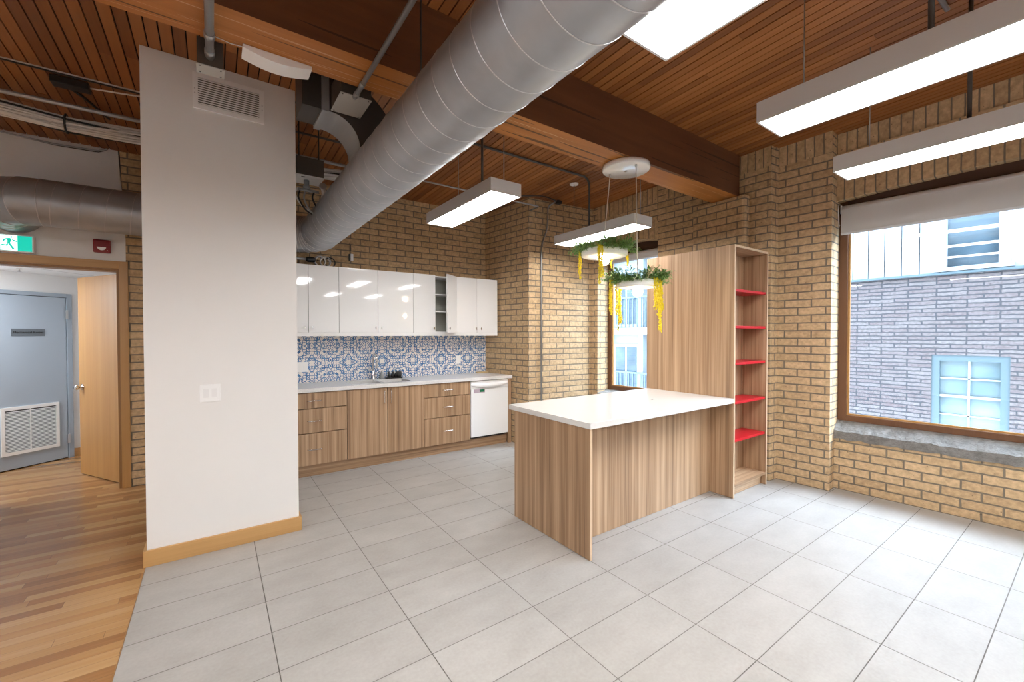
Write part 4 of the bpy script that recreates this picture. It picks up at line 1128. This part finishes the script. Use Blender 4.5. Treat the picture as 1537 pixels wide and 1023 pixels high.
cable_run('wall_cables', 'loose grey cable along the top of the white wall over the doorway', 2,
          [(-2.4, 4.385, 3.30), (-1.75, 4.385, 3.305), (-1.4, 4.385, 3.275), (-1.12, 4.385, 3.285), (-1.05, 4.385, 3.325)], (.012, .010), .007, ['conduit', 'cable_black'], 9)
bb = thing('ballast_box', 'small black box on the ceiling planks left of the column', 'electrical box', (-1.055, 3.13, cz(3.13) - .062), -.02)
b = MB(); b.box(-.10, .10, -.045, .045, 0, .050, .006); b.build('box_body', M['black'], bb)
b = MB(); b.tube([(.10, 0, .03), (.25, -.02, .035), (.42, -.05, .04)], .006, 7); b.build('cable', M['cable_white'], bb)
b = MB(); b.tube([(-.02, .045, .02), (.03, .2, .03), (.12, .5, .02)], .010, 7); b.build('cable', M['cable_black'], bb)

eb = thing('control_box', 'grey control box with cables hanging beside the white column', 'electrical box', (.365, 2.80, 2.905))
b = MB(); b.box(0, .222, 0, .235, .006, .16, .003); b.build('box_body', M['box_dark'], eb)
b = MB(); b.box(-.002, .224, -.002, .237, 0, .0055, .001); cp_ = b.build('cover_plate', M['vent_white'], eb)
part('latch', M['dark_metal'], cp_, (.045, .075, .03, .045, -.002, -.0002))
for x_, y_ in ((.03, .05), (.19, .05)):
    b = MB(); b.cyl((x_, y_, .16), (x_, y_, cz(2.85) - 2.905 - .001), .005, 8); b.build('hanger_rod', M['dark_metal'], eb)
b = MB(); b.lathe([(.022, -.001), (.022, -.05), (.030, -.055), (.030, -.075), (.02, -.08)], (.10, .12, 0), 14); b.build('cable_gland', M['galv_dull'], eb)
b = MB(); b.tube([(.03, .12, -.09), (.20, .12, -.09)], .014, 10); b.build('cross_pipe', M['conduit'], eb)
b = MB(); b.lathe([(.028, -.022), (.032, -.010), (.032, .010), (.028, .022)], (.235, .12, -.03), 16, 'y'); b.build('coupling', M['galv_bright'], eb)
b = MB(); b.tube(bend([(.235, .12, -.03), (.25, .12, -.10), (.235, .14, -.16)], .04), .022, 10); b.build('flexible_pipe', M['cable_white'], eb)
for k, (x_, m_, dz) in enumerate(((.03, 'cable_white', -.22), (.055, 'cable_black', -.25), (.10, 'conduit', -.26), (.17, 'cable_black', -.24))):
    b = MB(); b.tube(bend([(x_, .12, -.08), (x_ - .03, .12, dz * .6), (x_ + .03, .16, dz), (x_ + .16, .30, dz - .02), (x_ + .2, .5, dz + .05)], .09), .0075, 7); b.build('hanging_cable', M[m_], eb)
# coil of cables above the wall cabinets, pipe end, and a little device
cc = thing('cable_coil', 'coil of grey cables resting on the wall cabinets under the duct elbow', 'cables', (.80, 4.085, 2.314))
rr = random.Random(3)
for k in range(7):
    x_ = .0 + .022 * k; R_ = .070 + rr.uniform(-.006, .008)
    b = MB(); b.tube([(.10 * (k % 3) * .55 + R_ * .8 * math.cos(a), x_ * .35 + rr.uniform(-.004, .004), .0085 + R_ * .82 + R_ * .82 * math.sin(a)) for a in [2 * PI * i / 22 for i in range(22)]], .0065, 7, closed=True)
    b.build('cable_loop', M[['cable_white', 'conduit', 'cable_black', 'conduit'][k % 4]], cc)
pe = thing('pipe_end', 'short grey pipe with a black coupling above the wall cabinets', 'pipe', (.34, 4.05, 2.385))
b = MB(); b.cyl((0, 0, 0), (.33, 0, 0), .014, 12); b.build('tube', M['conduit'], pe)
b = MB(); b.lathe([(.02, .30), (.030, .32), (.030, .38), (.022, .40), (0, .40)], (0, 0, 0), 14, 'x'); b.build('coupling', M['black'], pe)
dv = thing('wall_sensor', 'small white sensor on the brick above the wall cabinets', 'sensor', K(1.19, .0015, 2.445), TH)
b = MB(); b.box(-.030, -.012, -.03, 0, 0, .085, .004); b.build('base', M['black'], dv)
b = MB(); b.box(-.0115, .022, -.035, 0, .0, .088, .005); b.build('cover', M['white_plastic'], dv)
b = MB(); b.tube([(-.012, -.012, .086), (-.014, -.012, .22)], .006, 8); b.build('cable', M['cable_black'], dv)

# ------------------------------------------------------------------ light and camera
w = D.worlds.new('sky'); scene.world = w; w.use_nodes = True
bg = w.node_tree.nodes['Background']; bg.inputs[0].default_value = (.62, .81, 1.0, 1); bg.inputs[1].default_value = 4.7
def area(name, loc, rot, sx, sy, power, color, portal=False):
    l = D.lights.new(name, 'AREA'); l.shape = 'RECTANGLE'; l.size = sx; l.size_y = sy; l.energy = power; l.color = color
    o = D.objects.new(name, l); COL.objects.link(o); o.location = loc; o.rotation_euler = rot
    if portal: l.cycles.is_portal = True
    return o
area('window_portal', (5.02, -.9, 1.75), (0, PI / 2, PH1), 2.5, 2.6, 1, (1, 1, 1), True)
area('window_portal', (4.72, 2.6, 1.7), (0, PI / 2, PH2), 2.3, 1.2, 1, (1, 1, 1), True)
sl = D.lights.new('daylight', 'SUN'); sl.energy = 12.0; sl.angle = math.radians(55); sl.color = (.68, .83, 1.0)
so = D.objects.new('daylight', sl); COL.objects.link(so); so.location = (12, -4, 10)
so.rotation_euler = Vector((-.58, .56, -.58)).to_track_quat('-Z', 'Y').to_euler()
area('corridor_lamp', (-2.5, 5.0, CH - .03), (0, 0, 0), .5, .6, 19, (.90, .95, 1.0))

cam_d = D.cameras.new('camera'); cam = D.objects.new('camera', cam_d); COL.objects.link(cam); scene.camera = cam
cam_d.sensor_fit = 'HORIZONTAL'; cam_d.sensor_width = 36.0; cam_d.lens = 634.0858 / 1537 * 36.0; cam_d.clip_start = .02
R = [[0.8167168706, -0.577037357, -0.0012008453649], [-0.010208952516848521, -0.012368580198476982, -0.9998713894858591], [0.576948291161227, 0.8166240915305605, -0.01599257509055084]]
r_, d_, f_ = Vector(R[0]), Vector(R[1]), Vector(R[2])
m = Matrix((r_, -d_, -f_)).transposed().to_4x4(); m.translation = Vector((-0.22910990, -1.24050048, 1.52735645))
cam.matrix_world = m
scene.view_settings.view_transform = 'Standard'; scene.view_settings.look = 'None'; scene.view_settings.gamma = 1; scene.view_settings.use_curve_mapping = False
scene.view_settings.exposure = 1.04
scene.cycles.max_bounces = 10; scene.cycles.diffuse_bounces = 5; scene.cycles.glossy_bounces = 4; scene.cycles.transparent_max_bounces = 12
scene.cycles.use_denoising = True; scene.cycles.sample_clamp_indirect = 6.0; scene.cycles.caustics_reflective = False; scene.cycles.caustics_refractive = False
